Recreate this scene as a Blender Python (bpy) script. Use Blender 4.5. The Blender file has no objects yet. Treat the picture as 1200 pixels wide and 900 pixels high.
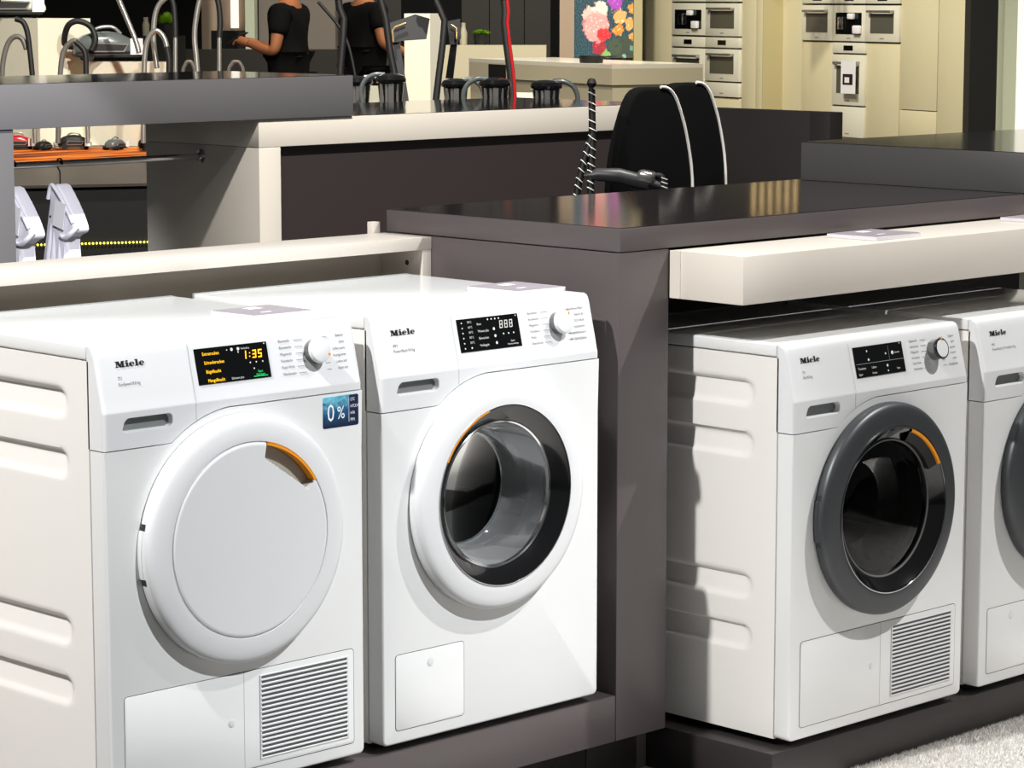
import bpy, bmesh, math, random
import numpy as np
from mathutils import Vector, Matrix
random.seed(7)
scene = bpy.context.scene
COL = scene.collection
PI = math.pi

# ------------------------------------------------------------------ camera
FPX = 3215.92
YAW, PITCH = -0.7731, 0.1407
CAM = Vector((-2.7807, -3.8661, 1.6688))
cd = bpy.data.cameras.new('camera'); cam = bpy.data.objects.new('camera', cd); COL.objects.link(cam)
cd.sensor_width = 36; cd.lens = 36 * FPX / 1200; cd.clip_end = 200
cam.location = CAM; cam.rotation_euler = (PI/2 - PITCH, 0, YAW)
scene.camera = cam
FW = Vector((-math.sin(YAW)*math.cos(PITCH), math.cos(YAW)*math.cos(PITCH), -math.sin(PITCH)))
RT = Vector((math.cos(YAW), math.sin(YAW), 0)); UP = RT.cross(FW)
FWH = Vector((-math.sin(YAW), math.cos(YAW), 0))
def ray(u, v): return FW + RT*((u-600)/FPX) + UP*((450-v)/FPX)
def at(u, v, dep): return CAM + ray(u, v)*dep
def onz(u, v, z):
    r = ray(u, v); return CAM + r*((z-CAM.z)/r.z)
def ony(u, v, y):
    r = ray(u, v); return CAM + r*((y-CAM.y)/r.y)
def onx(u, v, x):
    r = ray(u, v); return CAM + r*((x-CAM.x)/r.x)

# ------------------------------------------------------------------ world, lamps, exposure
w = bpy.data.worlds.new('hall'); scene.world = w; w.use_nodes = True
w.node_tree.nodes['Background'].inputs[0].default_value = (0.95, 1.0, 0.97, 1)
w.node_tree.nodes['Background'].inputs[1].default_value = 0.085
vs = scene.view_settings
vs.view_transform = 'Standard'; vs.look = 'None'; vs.exposure = 0.0; vs.gamma = 1.0; vs.use_curve_mapping = False
def spot(name, loc, aim, power, color=(1, 1, 1), size=60, radius=0.08, blend=0.4):
    l = bpy.data.lights.new(name, 'SPOT'); l.energy = power; l.color = color
    l.spot_size = math.radians(size); l.spot_blend = blend; l.shadow_soft_size = radius
    o = bpy.data.objects.new(name, l); COL.objects.link(o); o.location = loc
    o.rotation_euler = (Vector(aim)-Vector(loc)).to_track_quat('-Z', 'Y').to_euler()
    return o
spot('spot_right', (4.6, -2.9, 6.2), (2.4, -0.2, 0.5), 1850, (1.0, 0.985, 0.96), 36, 0.06, 0.8)
spot('spot_left', (-2.6, 0.0, 4.6), (1.0, 0.2, 0.6), 1300, (1.0, 0.985, 0.962), 70, 0.07)
spot('spot_front', (1.35, -4.1, 5.2), (-0.1, 0, 0.5), 1480, (0.97, 0.99, 1.0), 34, 0.06, 0.7)
spot('spot_counter', (3.3, 0.9, 5.6), (4.6, 4.5, 1.0), 2100, (1.0, 0.96, 0.9), 70, 0.1)
spot('spot_rail', (0.6, 0.9, 2.9), (2.95, 4.55, 0.8), 900, (0.99, 0.99, 1.0), 13, 0.06)
spot('spot_platform', (4.2, 5.0, 6.0), (6.3, 8.3, 1.2), 2000, (1.0, 0.95, 0.84), 65, 0.1)
spot('spot_kitchen', (12.0, 11.0, 6.5), (16.4, 13.6, 0.9), 1900, (1.0, 0.95, 0.80), 80, 0.15)
spot('spot_island', (9.5, 8.0, 6.0), (12.8, 11.2, 1.0), 1200, (1.0, 0.93, 0.75), 60, 0.15)
spot('spot_visitors', (8.0, 9.0, 6.0), (11.0, 13.5, 1.2), 650, (1.0, 0.93, 0.82), 70, 0.15)

# ------------------------------------------------------------------ materials
def lin(c): 
    return tuple(((x/255)/12.92 if x/255 <= 0.04045 else ((x/255+0.055)/1.055)**2.4) for x in c) + (1,)
def mat(name, rgb, rough=0.5, metal=0.0, emit=None, estr=1.0, coat=0.0, bump=None, var=0.0, vscale=8, spec=0.5):
    m = bpy.data.materials.new(name); m.use_nodes = True
    nt = m.node_tree; b = nt.nodes['Principled BSDF']
    b.inputs['Base Color'].default_value = lin(rgb)
    b.inputs['Roughness'].default_value = rough
    b.inputs['Metallic'].default_value = metal
    b.inputs['Coat Weight'].default_value = coat
    b.inputs['Coat Roughness'].default_value = 0.05
    b.inputs['Specular IOR Level'].default_value = spec
    if emit:
        b.inputs['Emission Color'].default_value = lin(emit); b.inputs['Emission Strength'].default_value = estr
    tc = None
    if var or bump:
        tc = nt.nodes.new('ShaderNodeTexCoord')
    if var:
        n = nt.nodes.new('ShaderNodeTexNoise'); n.inputs['Scale'].default_value = vscale; n.inputs['Detail'].default_value = 4
        nt.links.new(tc.outputs['Object'], n.inputs['Vector'])
        mx = nt.nodes.new('ShaderNodeMix'); mx.data_type = 'RGBA'
        c = lin(rgb)
        mx.inputs['A'].default_value = tuple(x*(1-var) for x in c[:3])+(1,)
        mx.inputs['B'].default_value = tuple(min(1, x*(1+var)) for x in c[:3])+(1,)
        nt.links.new(n.outputs['Fac'], mx.inputs['Factor']); nt.links.new(mx.outputs['Result'], b.inputs['Base Color'])
    if bump:
        n = nt.nodes.new('ShaderNodeTexNoise'); n.inputs['Scale'].default_value = bump[0]; n.inputs['Detail'].default_value = 3
        nt.links.new(tc.outputs['Object'], n.inputs['Vector'])
        bn = nt.nodes.new('ShaderNodeBump'); bn.inputs['Strength'].default_value = bump[1]; bn.inputs['Distance'].default_value = 0.002
        nt.links.new(n.outputs['Fac'], bn.inputs['Height']); nt.links.new(bn.outputs['Normal'], b.inputs['Normal'])
    return m
M = {}
M['enamel'] = mat('white_enamel', (229, 230, 230), 0.28, coat=0.3, var=0.01)
M['plastic'] = mat('white_plastic', (223, 224, 226), 0.32, coat=0.15)
M['side'] = mat('white_side_steel', (236, 233, 229), 0.35, coat=0.1, var=0.01)
M['greyplastic'] = mat('grey_plastic', (150, 152, 152), 0.5)
M['pocket'] = mat('pocket_shade_grey', (120, 124, 124), 0.45)  # grip slot grey, with the shade of the recess put into it
M['beigepocket'] = mat('handle_pocket_beige', (168, 162, 152), 0.5)
M['gap'] = mat('joint_dark', (38, 38, 38), 0.8)
M['glassblack'] = mat('display_glass', (10, 11, 13), 0.12, spec=0.5)
M['print'] = mat('print_dark', (60, 60, 62), 0.6)
M['logo'] = mat('logo_black', (8, 8, 8), 0.4)
M['dispwhite'] = mat('display_white', (200, 200, 195), 0.5, emit=(205, 205, 198), estr=0.25)
M['dispyellow'] = mat('display_yellow', (250, 190, 10), 0.5, emit=(255, 190, 8), estr=0.95)
M['dispgreen'] = mat('display_green', (10, 190, 90), 0.5, emit=(10, 200, 95), estr=0.8)
M['orange'] = mat('orange_plastic', (238, 150, 18), 0.4)
M['chrome'] = mat('chrome', (215, 215, 218), 0.12, 1.0)
M['steel'] = mat('drum_steel', (118, 120, 122), 0.35, 1.0, bump=(60, 0.6))
M['anthracite'] = mat('anthracite_metal', (78, 80, 83), 0.42, 0.6)
M['glossblack'] = mat('gloss_black', (16, 16, 18), 0.12, coat=0.6)
M['rubber'] = mat('rubber_grey', (95, 97, 98), 0.7)
M['foot'] = mat('foot_black', (18, 18, 18), 0.7)
M['taupe'] = mat('taupe_laminate', (86, 79, 79), 0.38, var=0.05, vscale=3, bump=(90, 0.15))
M['taupetop'] = mat('taupe_gloss_top', (50, 45, 45), 0.09)
M['taupedeep'] = mat('taupe_deep_laminate', (46, 42, 42), 0.4, var=0.04, vscale=3)
M['charcoal'] = mat('charcoal_laminate', (82, 81, 80), 0.4, var=0.04, vscale=2)
M['knobmetal'] = mat('knob_metal', (120, 121, 122), 0.3, 0.7)
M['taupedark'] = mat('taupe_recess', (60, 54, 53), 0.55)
M['warmwhite'] = mat('warm_white_laminate', (224, 216, 205), 0.42, var=0.015)
M['midwhite'] = mat('counter_white', (226, 219, 208), 0.45, var=0.015)
M['midgrey'] = mat('counter_grey', (102, 101, 104), 0.42, var=0.03, vscale=2)
M['midgreytop'] = mat('counter_dark_top', (40, 40, 42), 0.1, coat=0.4)
M['darkpanel'] = mat('dark_brown_panel', (55, 48, 48), 0.5, var=0.04, vscale=2)
M['deepbrown'] = mat('deep_brown_panel', (30, 26, 26), 0.5, var=0.04, vscale=2)
M['black'] = mat('matt_black', (12, 12, 13), 0.6)
M['hallblack'] = mat('hall_black', (14, 13, 13), 0.8)
M['blackfabric'] = mat('black_fabric', (9, 9, 10), 0.95, bump=(300, 0.4), spec=0.1)
M['whitecord'] = mat('white_cord', (232, 228, 222), 0.7)
M['carpet'] = mat('carpet_grey', (222, 219, 215), 0.95, var=0.05, vscale=9, bump=(300, 0.6), spec=0.1)
M['floor'] = mat('hall_floor', (84, 82, 80), 0.6, var=0.05)
M['stage'] = mat('stage_floor', (88, 82, 76), 0.5, var=0.05)
M['shirt'] = mat('shirt_cotton', (226, 225, 236), 0.9, var=0.03, vscale=20, bump=(60, 0.3), spec=0.1)
M['label'] = mat('paper_label', (244, 243, 248), 0.8)
M['ivory'] = mat('ivory_front', (222, 212, 178), 0.5, var=0.02)
M['ivoryshade'] = mat('ivory_shaded_olive', (196, 184, 140), 0.55)  # end panel's shade put into darker ivory; plain olive for a wall strip
M['ovenwhite'] = mat('oven_front', (232, 228, 212), 0.3, coat=0.3)
M['ovenglass'] = mat('oven_glass', (92, 90, 80), 0.2, coat=0.4)
M['islandtop'] = mat('island_top', (238, 232, 218), 0.25, coat=0.3)
M['island'] = mat('island_front', (206, 196, 170), 0.45)
M['brownwall'] = mat('brown_grey_wall', (112, 104, 98), 0.7, var=0.03)
M['darkcab'] = mat('dark_cabinet', (34, 30, 28), 0.5)
M['pinkwall'] = mat('beige_rose_wall', (186, 164, 144), 0.7)
M['pillar'] = mat('pale_green_pillar', (186, 192, 172), 0.6)
M['whiteglow'] = mat('white_glow', (255, 250, 235), 0.5, emit=(255, 248, 232), estr=1.0)
M['warmlamp'] = mat('warm_lamp', (255, 225, 170), 0.5, emit=(255, 214, 150), estr=1.6)
M['ledyellow'] = mat('led_yellow', (240, 230, 90), 0.5, emit=(245, 232, 70), estr=2.5)
M['skin'] = mat('skin', (186, 122, 84), 0.6)
M['skindark'] = mat('skin_tan', (150, 92, 58), 0.6)
M['hair'] = mat('hair_dark', (24, 18, 15), 0.7)
M['cloth'] = mat('black_cloth', (12, 12, 13), 0.9, spec=0.1)
M['trousers'] = mat('black_trousers', (11, 11, 12), 0.9, spec=0.1)
M['green'] = mat('lime_leaf', (150, 200, 40), 0.6, var=0.25, vscale=60)
M['pot'] = mat('dark_pot', (25, 25, 26), 0.5)
M['bottle'] = mat('beige_bottle', (178, 172, 150), 0.4)
M['red'] = mat('red_gloss', (176, 22, 28), 0.25, coat=0.5)
M['slategrey'] = mat('slate_grey_gloss', (92, 98, 98), 0.25, coat=0.5)
M['silver'] = mat('silver_hose', (170, 168, 162), 0.3, 0.7)
M['hose'] = mat('grey_hose', (96, 94, 90), 0.4, bump=(200, 0.6))
M['gold'] = mat('rose_gold_trim', (214, 178, 128), 0.3, 0.7)
M['whitebox'] = mat('white_display_box', (232, 228, 208), 0.5)
M['cardprint'] = mat('card_print', (168, 160, 168), 0.35, var=0.10, vscale=25)
M['ironsilver'] = mat('iron_silver', (185, 182, 178), 0.22, 0.8)
M['greyplate'] = mat('dark_grey_frame', (46, 46, 48), 0.45)

def acrylic():
    m = bpy.data.materials.new('clear_acrylic'); m.use_nodes = True; nt = m.node_tree; nt.nodes.clear()
    o = nt.nodes.new('ShaderNodeOutputMaterial'); t = nt.nodes.new('ShaderNodeBsdfTransparent'); g = nt.nodes.new('ShaderNodeBsdfGlossy')
    t.inputs[0].default_value = (0.9, 0.88, 0.9, 1); g.inputs['Roughness'].default_value = 0.05
    f = nt.nodes.new('ShaderNodeLayerWeight'); f.inputs['Blend'].default_value = 0.35
    mx = nt.nodes.new('ShaderNodeMixShader')
    nt.links.new(f.outputs['Fresnel'], mx.inputs[0]); nt.links.new(t.outputs[0], mx.inputs[1]); nt.links.new(g.outputs[0], mx.inputs[2]); nt.links.new(mx.outputs[0], o.inputs[0])
    return m
M['acrylic'] = mat('frosted_acrylic', (226, 223, 228), 0.15, coat=0.6)
def bowlglass(name, tint):
    m = bpy.data.materials.new(name); m.use_nodes = True; nt = m.node_tree; nt.nodes.clear()
    o = nt.nodes.new('ShaderNodeOutputMaterial'); t = nt.nodes.new('ShaderNodeBsdfTransparent'); g = nt.nodes.new('ShaderNodeBsdfGlossy')
    t.inputs[0].default_value = tint; g.inputs['Roughness'].default_value = 0.03
    f = nt.nodes.new('ShaderNodeFresnel'); f.inputs['IOR'].default_value = 1.42
    mx = nt.nodes.new('ShaderNodeMixShader')
    nt.links.new(f.outputs[0], mx.inputs[0]); nt.links.new(t.outputs[0], mx.inputs[1]); nt.links.new(g.outputs[0], mx.inputs[2]); nt.links.new(mx.outputs[0], o.inputs[0])
    return m
M['bowl'] = bowlglass('washer_glass', (0.78, 0.8, 0.8, 1))
def wallglass():
    m = bowlglass('washer_glass_wall', (0.8, 0.82, 0.83, 1)); nt = m.node_tree; o = [n for n in nt.nodes if n.type == 'OUTPUT_MATERIAL'][0]; mx = [n for n in nt.nodes if n.type == 'MIX_SHADER'][0]
    df = nt.nodes.new('ShaderNodeBsdfDiffuse'); df.inputs[0].default_value = (0.8, 0.83, 0.85, 1); m2 = nt.nodes.new('ShaderNodeMixShader'); m2.inputs[0].default_value = 0.14
    nt.links.new(mx.outputs[0], m2.inputs[1]); nt.links.new(df.outputs[0], m2.inputs[2]); nt.links.new(m2.outputs[0], o.inputs[0]); return m
M['bowlwall'] = wallglass()
M['tintglass'] = bowlglass('dryer_glass', (0.42, 0.42, 0.42, 1))

def sticker_mat():
    m = bpy.data.materials.new('sticker_blue'); m.use_nodes = True; nt = m.node_tree; b = nt.nodes['Principled BSDF']
    tc = nt.nodes.new('ShaderNodeTexCoord'); n = nt.nodes.new('ShaderNodeTexNoise'); n.inputs['Scale'].default_value = 45; n.inputs['Detail'].default_value = 6
    n.inputs['Distortion'].default_value = 1.5
    sp = nt.nodes.new('ShaderNodeSeparateXYZ'); nt.links.new(tc.outputs['Generated'], sp.inputs[0]); nt.links.new(tc.outputs['Object'], n.inputs['Vector'])
    a = nt.nodes.new('ShaderNodeMath'); a.operation = 'MULTIPLY'; nt.links.new(sp.outputs['Z'], a.inputs[0]); nt.links.new(n.outputs['Fac'], a.inputs[1])
    r = nt.nodes.new('ShaderNodeValToRGB'); e = r.color_ramp.elements
    e[0].position = 0.02; e[0].color = lin((22, 34, 62)); e[1].position = 0.55; e[1].color = lin((120, 200, 222))
    x = r.color_ramp.elements.new(0.25); x.color = lin((26, 88, 132))
    nt.links.new(a.outputs[0], r.inputs[0]); nt.links.new(r.outputs[0], b.inputs['Base Color']); b.inputs['Roughness'].default_value = 0.3
    return m
M['sticker'] = sticker_mat()
M['stickerdark'] = mat('sticker_navy', (20, 36, 66), 0.3)

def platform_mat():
    m = bpy.data.materials.new('orange_reflection_paint'); m.use_nodes = True; nt = m.node_tree; b = nt.nodes['Principled BSDF']  # orange reflection on the platform top, painted as streaky noise colour
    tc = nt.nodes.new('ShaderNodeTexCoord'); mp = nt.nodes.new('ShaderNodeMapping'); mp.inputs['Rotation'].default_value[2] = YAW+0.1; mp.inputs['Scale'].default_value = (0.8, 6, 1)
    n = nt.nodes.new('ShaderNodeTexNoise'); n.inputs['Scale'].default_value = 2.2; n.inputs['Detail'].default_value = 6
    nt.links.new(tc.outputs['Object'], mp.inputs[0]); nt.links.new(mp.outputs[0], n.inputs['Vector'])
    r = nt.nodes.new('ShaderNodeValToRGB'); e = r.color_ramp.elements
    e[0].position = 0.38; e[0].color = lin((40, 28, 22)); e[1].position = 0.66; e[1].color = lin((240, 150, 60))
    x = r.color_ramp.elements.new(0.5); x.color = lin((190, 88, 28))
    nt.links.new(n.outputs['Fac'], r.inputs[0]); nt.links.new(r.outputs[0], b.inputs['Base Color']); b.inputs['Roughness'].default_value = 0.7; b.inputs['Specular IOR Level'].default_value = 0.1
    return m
M['orangereflection'] = platform_mat()
M['streak'] = mat('dark_streaked_top', (66, 60, 56), 0.4, var=0.35, vscale=2, spec=0.25)

def poster_mat():
    # floral light box print: blossoms as warped radial masks over a dark teal ground; UV-like coords from object space (x, z in 0..1)
    m = bpy.data.materials.new('floral_lightbox'); m.use_nodes = True; nt = m.node_tree; b = nt.nodes['Principled BSDF']
    L = nt.links
    tc = nt.nodes.new('ShaderNodeTexCoord'); gen = tc.outputs['Generated']
    nz = nt.nodes.new('ShaderNodeTexNoise'); nz.inputs['Scale'].default_value = 9; nz.inputs['Detail'].default_value = 5
    L.new(gen, nz.inputs['Vector'])
    mixv = nt.nodes.new('ShaderNodeMix'); mixv.data_type = 'VECTOR'; mixv.inputs['Factor'].default_value = 0.10
    L.new(gen, mixv.inputs['A']); L.new(nz.outputs['Color'], mixv.inputs['B'])
    vec = mixv.outputs['Result']
    base = nt.nodes.new('ShaderNodeTexNoise'); base.inputs['Scale'].default_value = 70; base.inputs['Detail'].default_value = 5; L.new(gen, base.inputs['Vector'])
    rb = nt.nodes.new('ShaderNodeValToRGB'); e = rb.color_ramp.elements
    e[0].position = 0.44; e[0].color = lin((12, 22, 26)); e[1].position = 0.80; e[1].color = lin((70, 130, 142))
    L.new(base.outputs['Fac'], rb.inputs[0]); col = rb.outputs[0]
    vor = nt.nodes.new('ShaderNodeTexVoronoi'); vor.inputs['Scale'].default_value = 22; vor.inputs['Randomness'].default_value = 1; L.new(vec, vor.inputs['Vector'])
    def blossom(cx, cz, r, c0, c1, col):
        sp = nt.nodes.new('ShaderNodeSeparateXYZ'); L.new(vec, sp.inputs[0])
        def mth(op, a, bb):
            k = nt.nodes.new('ShaderNodeMath'); k.operation = op
            for i, q in enumerate((a, bb)):
                if q is None: continue
                if isinstance(q, (int, float)): k.inputs[i].default_value = q
                else: L.new(q, k.inputs[i])
            return k.outputs[0]
        dx = mth('SUBTRACT', sp.outputs['X'], cx); dz = mth('SUBTRACT', sp.outputs['Z'], cz)
        dd = mth('SQRT', mth('ADD', mth('MULTIPLY', dx, dx), mth('MULTIPLY', dz, dz)), None)
        dd2 = mth('ADD', dd, mth('MULTIPLY', vor.outputs['Distance'], 0.05))
        mask = nt.nodes.new('ShaderNodeMapRange'); mask.inputs['From Min'].default_value = r; mask.inputs['From Max'].default_value = r*0.86
        L.new(dd2, mask.inputs['Value'])
        rr = nt.nodes.new('ShaderNodeValToRGB'); ee = rr.color_ramp.elements
        ee[0].position = 0.0; ee[0].color = lin(c0); ee[1].position = 0.75; ee[1].color = lin(c1)
        pet = mth('ADD', mth('MULTIPLY', vor.outputs['Distance'], 1.9), mth('MULTIPLY', dd, 0.35/r)); L.new(pet, rr.inputs[0])
        mx = nt.nodes.new('ShaderNodeMix'); mx.data_type = 'RGBA'
        L.new(mask.outputs[0], mx.inputs['Factor']); L.new(col, mx.inputs['A']); L.new(rr.outputs[0], mx.inputs['B'])
        return mx.outputs['Result']
    for a in [(0.84, 0.14, 0.24, (16, 30, 20), (52, 62, 46)), (0.66, 0.20, 0.14, (20, 26, 20), (60, 70, 50)), (0.52, 0.10, 0.10, (232, 238, 216), (120, 160, 80)), (0.80, 0.06, 0.06, (240, 244, 238), (120, 150, 130)),
              (0.66, 0.80, 0.15, (226, 130, 214), (150, 60, 150)), (0.93, 0.70, 0.11, (250, 214, 120), (200, 130, 50)), (0.74, 0.60, 0.14, (252, 234, 200), (206, 150, 84)), (0.88, 0.50, 0.11, (252, 230, 180), (200, 140, 70)),
              (0.72, 0.42, 0.11, (255, 226, 140), (200, 120, 40)), (0.92, 0.34, 0.08, (255, 236, 180), (190, 130, 60)), (0.42, 0.20, 0.14, (226, 96, 96), (150, 30, 44)), (0.30, 0.62, 0.15, (255, 240, 230), (240, 170, 150)),
              (0.44, 0.68, 0.15, (255, 246, 238), (246, 190, 170)), (0.38, 0.46, 0.24, (255, 236, 226), (244, 140, 128)), (0.50, 0.36, 0.13, (244, 120, 108), (190, 36, 40)), (0.93, 0.18, 0.06, (240, 246, 236), (90, 130, 110))]:
        col = blossom(*a, col)
    b.inputs['Base Color'].default_value = (0.01, 0.01, 0.01, 1); L.new(col, b.inputs['Emission Color']); b.inputs['Emission Strength'].default_value = 1.9
    return m
M['poster'] = poster_mat()

# ------------------------------------------------------------------ mesh helpers
def finish(name, bm, m, parent=None, smooth=35, loc=None):
    me = bpy.data.meshes.new(name)
    bmesh.ops.recalc_face_normals(bm, faces=bm.faces[:])
    bm.to_mesh(me); bm.free()
    for mm in (m if isinstance(m, (list, tuple)) else [m]): me.materials.append(M[mm] if isinstance(mm, str) else mm)
    if smooth:
        me.polygons.foreach_set('use_smooth', [True]*len(me.polygons)); me.set_sharp_from_angle(angle=math.radians(smooth))
    o = bpy.data.objects.new(name, me); COL.objects.link(o)
    if parent: o.parent = parent
    if loc: o.location = loc
    return o
def tag(o, label=None, cat=None, group=None, kind=None):
    if label: o['label'] = label
    if cat: o['category'] = cat
    if group: o['group'] = group
    if kind: o['kind'] = kind
    return o
def thing(name, loc, label, cat, group=None, rz=0):
    o = bpy.data.objects.new(name, None); COL.objects.link(o); o.location = loc; o.rotation_euler = (0, 0, rz); o.empty_display_size = 0.1
    return tag(o, label, cat, group)
def add_box(bm, x0, x1, y0, y1, z0, z1, bevel=0.0, seg=2, mx=None, mi=0):
    vs_ = [bm.verts.new(p) for p in ((x0, y0, z0), (x1, y0, z0), (x1, y1, z0), (x0, y1, z0), (x0, y0, z1), (x1, y0, z1), (x1, y1, z1), (x0, y1, z1))]
    fs = [bm.faces.new([vs_[i] for i in f]) for f in ((0, 3, 2, 1), (4, 5, 6, 7), (0, 1, 5, 4), (1, 2, 6, 5), (2, 3, 7, 6), (3, 0, 4, 7))]
    for f in fs: f.material_index = mi
    vv = set(vs_)
    if bevel:
        es = set(e for f in fs for e in f.edges)
        r = bmesh.ops.bevel(bm, geom=list(es), offset=bevel, segments=seg, profile=0.5, affect='EDGES')
        vv = set(v for v in bm.verts if v in vv) | set(r['verts'])
    if mx is not None: bmesh.ops.transform(bm, matrix=mx, verts=[v for v in vv if v.is_valid])
    return vv
def box(name, x0, x1, y0, y1, z0, z1, m, parent=None, bevel=0.0, seg=2, loc=None):
    bm = bmesh.new(); add_box(bm, x0, x1, y0, y1, z0, z1, bevel, seg); return finish(name, bm, m, parent, loc=loc)
def struct(o): o['kind'] = 'structure'; return o
def add_tube(bm, pts, r, seg=10, cap=True, mi=0):
    pts = [Vector(p) for p in pts]; n = len(pts); rs = r if isinstance(r, (list, tuple)) else [r]*n
    rings = []; prev = None
    for i, p in enumerate(pts):
        t = (pts[min(i+1, n-1)]-pts[max(i-1, 0)]).normalized()
        if prev is None:
            a = Vector((0, 0, 1)) if abs(t.z) < 0.9 else Vector((1, 0, 0)); u = t.cross(a).normalized()
        else:
            u = (prev - t*prev.dot(t)).normalized()
        prev = u; v = t.cross(u)
        rings.append([bm.verts.new(p + (u*math.cos(2*PI*k/seg)+v*math.sin(2*PI*k/seg))*rs[i]) for k in range(seg)])
    for i in range(n-1):
        for k in range(seg):
            f = bm.faces.new((rings[i][k], rings[i][(k+1) % seg], rings[i+1][(k+1) % seg], rings[i+1][k])); f.material_index = mi
    if cap:
        bm.faces.new(rings[0][::-1]).material_index = mi; bm.faces.new(rings[-1]).material_index = mi
def smooth_path(pts, sub=6):
    pts = [Vector(p) for p in pts]; out = []
    for i in range(len(pts)-1):
        p0 = pts[max(i-1, 0)]; p1 = pts[i]; p2 = pts[i+1]; p3 = pts[min(i+2, len(pts)-1)]
        for k in range(sub):
            t = k/sub
            out.append(0.5*((2*p1)+(p2-p0)*t+(2*p0-5*p1+4*p2-p3)*t*t+(3*p1-p0-3*p2+p3)*t**3))
    out.append(pts[-1]); return out
def tube(name, pts, r, m, parent=None, seg=10, curve=True, sub=6):
    bm = bmesh.new(); add_tube(bm, smooth_path(pts, sub) if curve else pts, r, seg); return finish(name, bm, m, parent, 50)
def add_lathe(bm, prof, seg=64, axis='y', c=(0, 0, 0), a0=0, a1=2*PI, mi=0, close=False):
    full = abs(a1-a0-2*PI) < 1e-6; cols = seg if full else seg+1
    rings = []
    for (r, h) in prof:
        ring = []
        if r < 1e-6 and full:
            p = (c[0], c[1]+h, c[2]) if axis == 'y' else (c[0], c[1], c[2]+h)
            ring = [bm.verts.new(p)]*cols
        else:
            for k in range(cols):
                a = a0+(a1-a0)*k/seg; x, y = r*math.cos(a), r*math.sin(a)
                ring.append(bm.verts.new((c[0]+x, c[1]+h, c[2]+y) if axis == 'y' else (c[0]+x, c[1]+y, c[2]+h)))
        rings.append(ring)
    if close: rings.append(rings[0])
    for i in range(len(rings)-1):
        for k in range(seg if full else seg):
            q = [rings[i][k], rings[i][(k+1) % cols], rings[i+1][(k+1) % cols], rings[i+1][k]]
            u = []
            for v in q:
                if v not in u: u.append(v)
            if len(u) > 2: bm.faces.new(u).material_index = mi
def lathe(name, prof, m, parent=None, seg=64, axis='y', c=(0, 0, 0), a0=0, a1=2*PI, smooth=35, close=False):
    bm = bmesh.new(); add_lathe(bm, prof, seg, axis, c, a0, a1, 0, close); return finish(name, bm, m, parent, smooth)
def rrect(x0, x1, z0, z1, r, n=5):
    out = []
    for cx, cz, a in ((x1-r, z1-r, 0), (x0+r, z1-r, 90), (x0+r, z0+r, 180), (x1-r, z0+r, 270)):
        for k in range(n+1):
            t = math.radians(a+90*k/n); out.append((cx+r*math.cos(t), cz+r*math.sin(t)))
    return out
def add_plate(bm, poly, y0, y1, hole=None, bevel=0.0, seg=3, mi=0, zmax=None):
    """poly in (x,z), front face at y0, back at y1, front rim bevelled"""
    n_ = len(poly); area = sum(poly[i][0]*poly[(i+1) % n_][1]-poly[(i+1) % n_][0]*poly[i][1] for i in range(n_)); sg = 1 if area > 0 else -1
    outer = None
    if bevel:
        nrm = []
        for i in range(n_):
            a, b, c = Vector(poly[i-1]), Vector(poly[i]), Vector(poly[(i+1) % n_])
            e1 = (b-a).normalized() if (b-a).length > 1e-9 else Vector((0, 0)); e2 = (c-b).normalized() if (c-b).length > 1e-9 else e1
            n1 = Vector((-e1.y, e1.x))*sg; n2 = Vector((-e2.y, e2.x))*sg; m_ = n1+n2
            m_ = m_/max(0.35, m_.dot(n1)) if m_.length > 1e-6 else n1
            nrm.append(m_*(0 if (zmax is not None and poly[i][1] > zmax) else 1))
        lp = []
        for k in range(seg+1):
            t_ = PI/2*k/seg; ins = bevel*(1-math.sin(PI/2-t_)) if False else bevel*(1-math.cos(t_)); yy = y0+bevel*(1-math.sin(t_))
            lp.append([bm.verts.new((poly[i][0]+nrm[i].x*ins, yy if (zmax is None or poly[i][1] <= zmax) else y0+bevel*(1-math.sin(t_))*0.0, poly[i][1]+nrm[i].y*ins)) for i in range(n_)])
        for k in range(seg):
            for i in range(n_):
                j = (i+1) % n_
                q = [lp[k][i], lp[k][j], lp[k+1][j], lp[k+1][i]]
                if zmax is not None and poly[i][1] > zmax and poly[j][1] > zmax: continue
                bm.faces.new(q).material_index = mi
        outer = lp[0]; fv = lp[-1]
    else: fv = [bm.verts.new((x, y0, z)) for x, z in poly]
    loops = [fv]
    if hole: loops.append([bm.verts.new((x, y0, z)) for x, z in hole])
    if hole:
        es = []
        for l in loops: es += [bm.edges.get((l[i], l[(i+1) % len(l)])) or bm.edges.new((l[i], l[(i+1) % len(l)])) for i in range(len(l))]
        r = bmesh.ops.triangle_fill(bm, use_beauty=True, use_dissolve=False, edges=es)
        front = [f for f in r['geom'] if isinstance(f, bmesh.types.BMFace)]
    else: front = [bm.faces.new(fv)]
    for f in front: f.material_index = mi
    rim = []
    for l in ([outer]+loops[1:] if outer else loops):
        bv = [bm.verts.new((v.co.x, y1, v.co.z)) for v in l]
        for i in range(len(l)):
            j = (i+1) % len(l)
            bm.faces.new((l[i], l[j], bv[j], bv[i])).material_index = mi
def plate(name, poly, y0, y1, m, parent=None, hole=None, bevel=0.0, seg=3, zmax=None):
    bm = bmesh.new(); add_plate(bm, poly, y0, y1, hole, bevel, seg, 0, zmax); return finish(name, bm, m, parent, 40)
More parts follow.
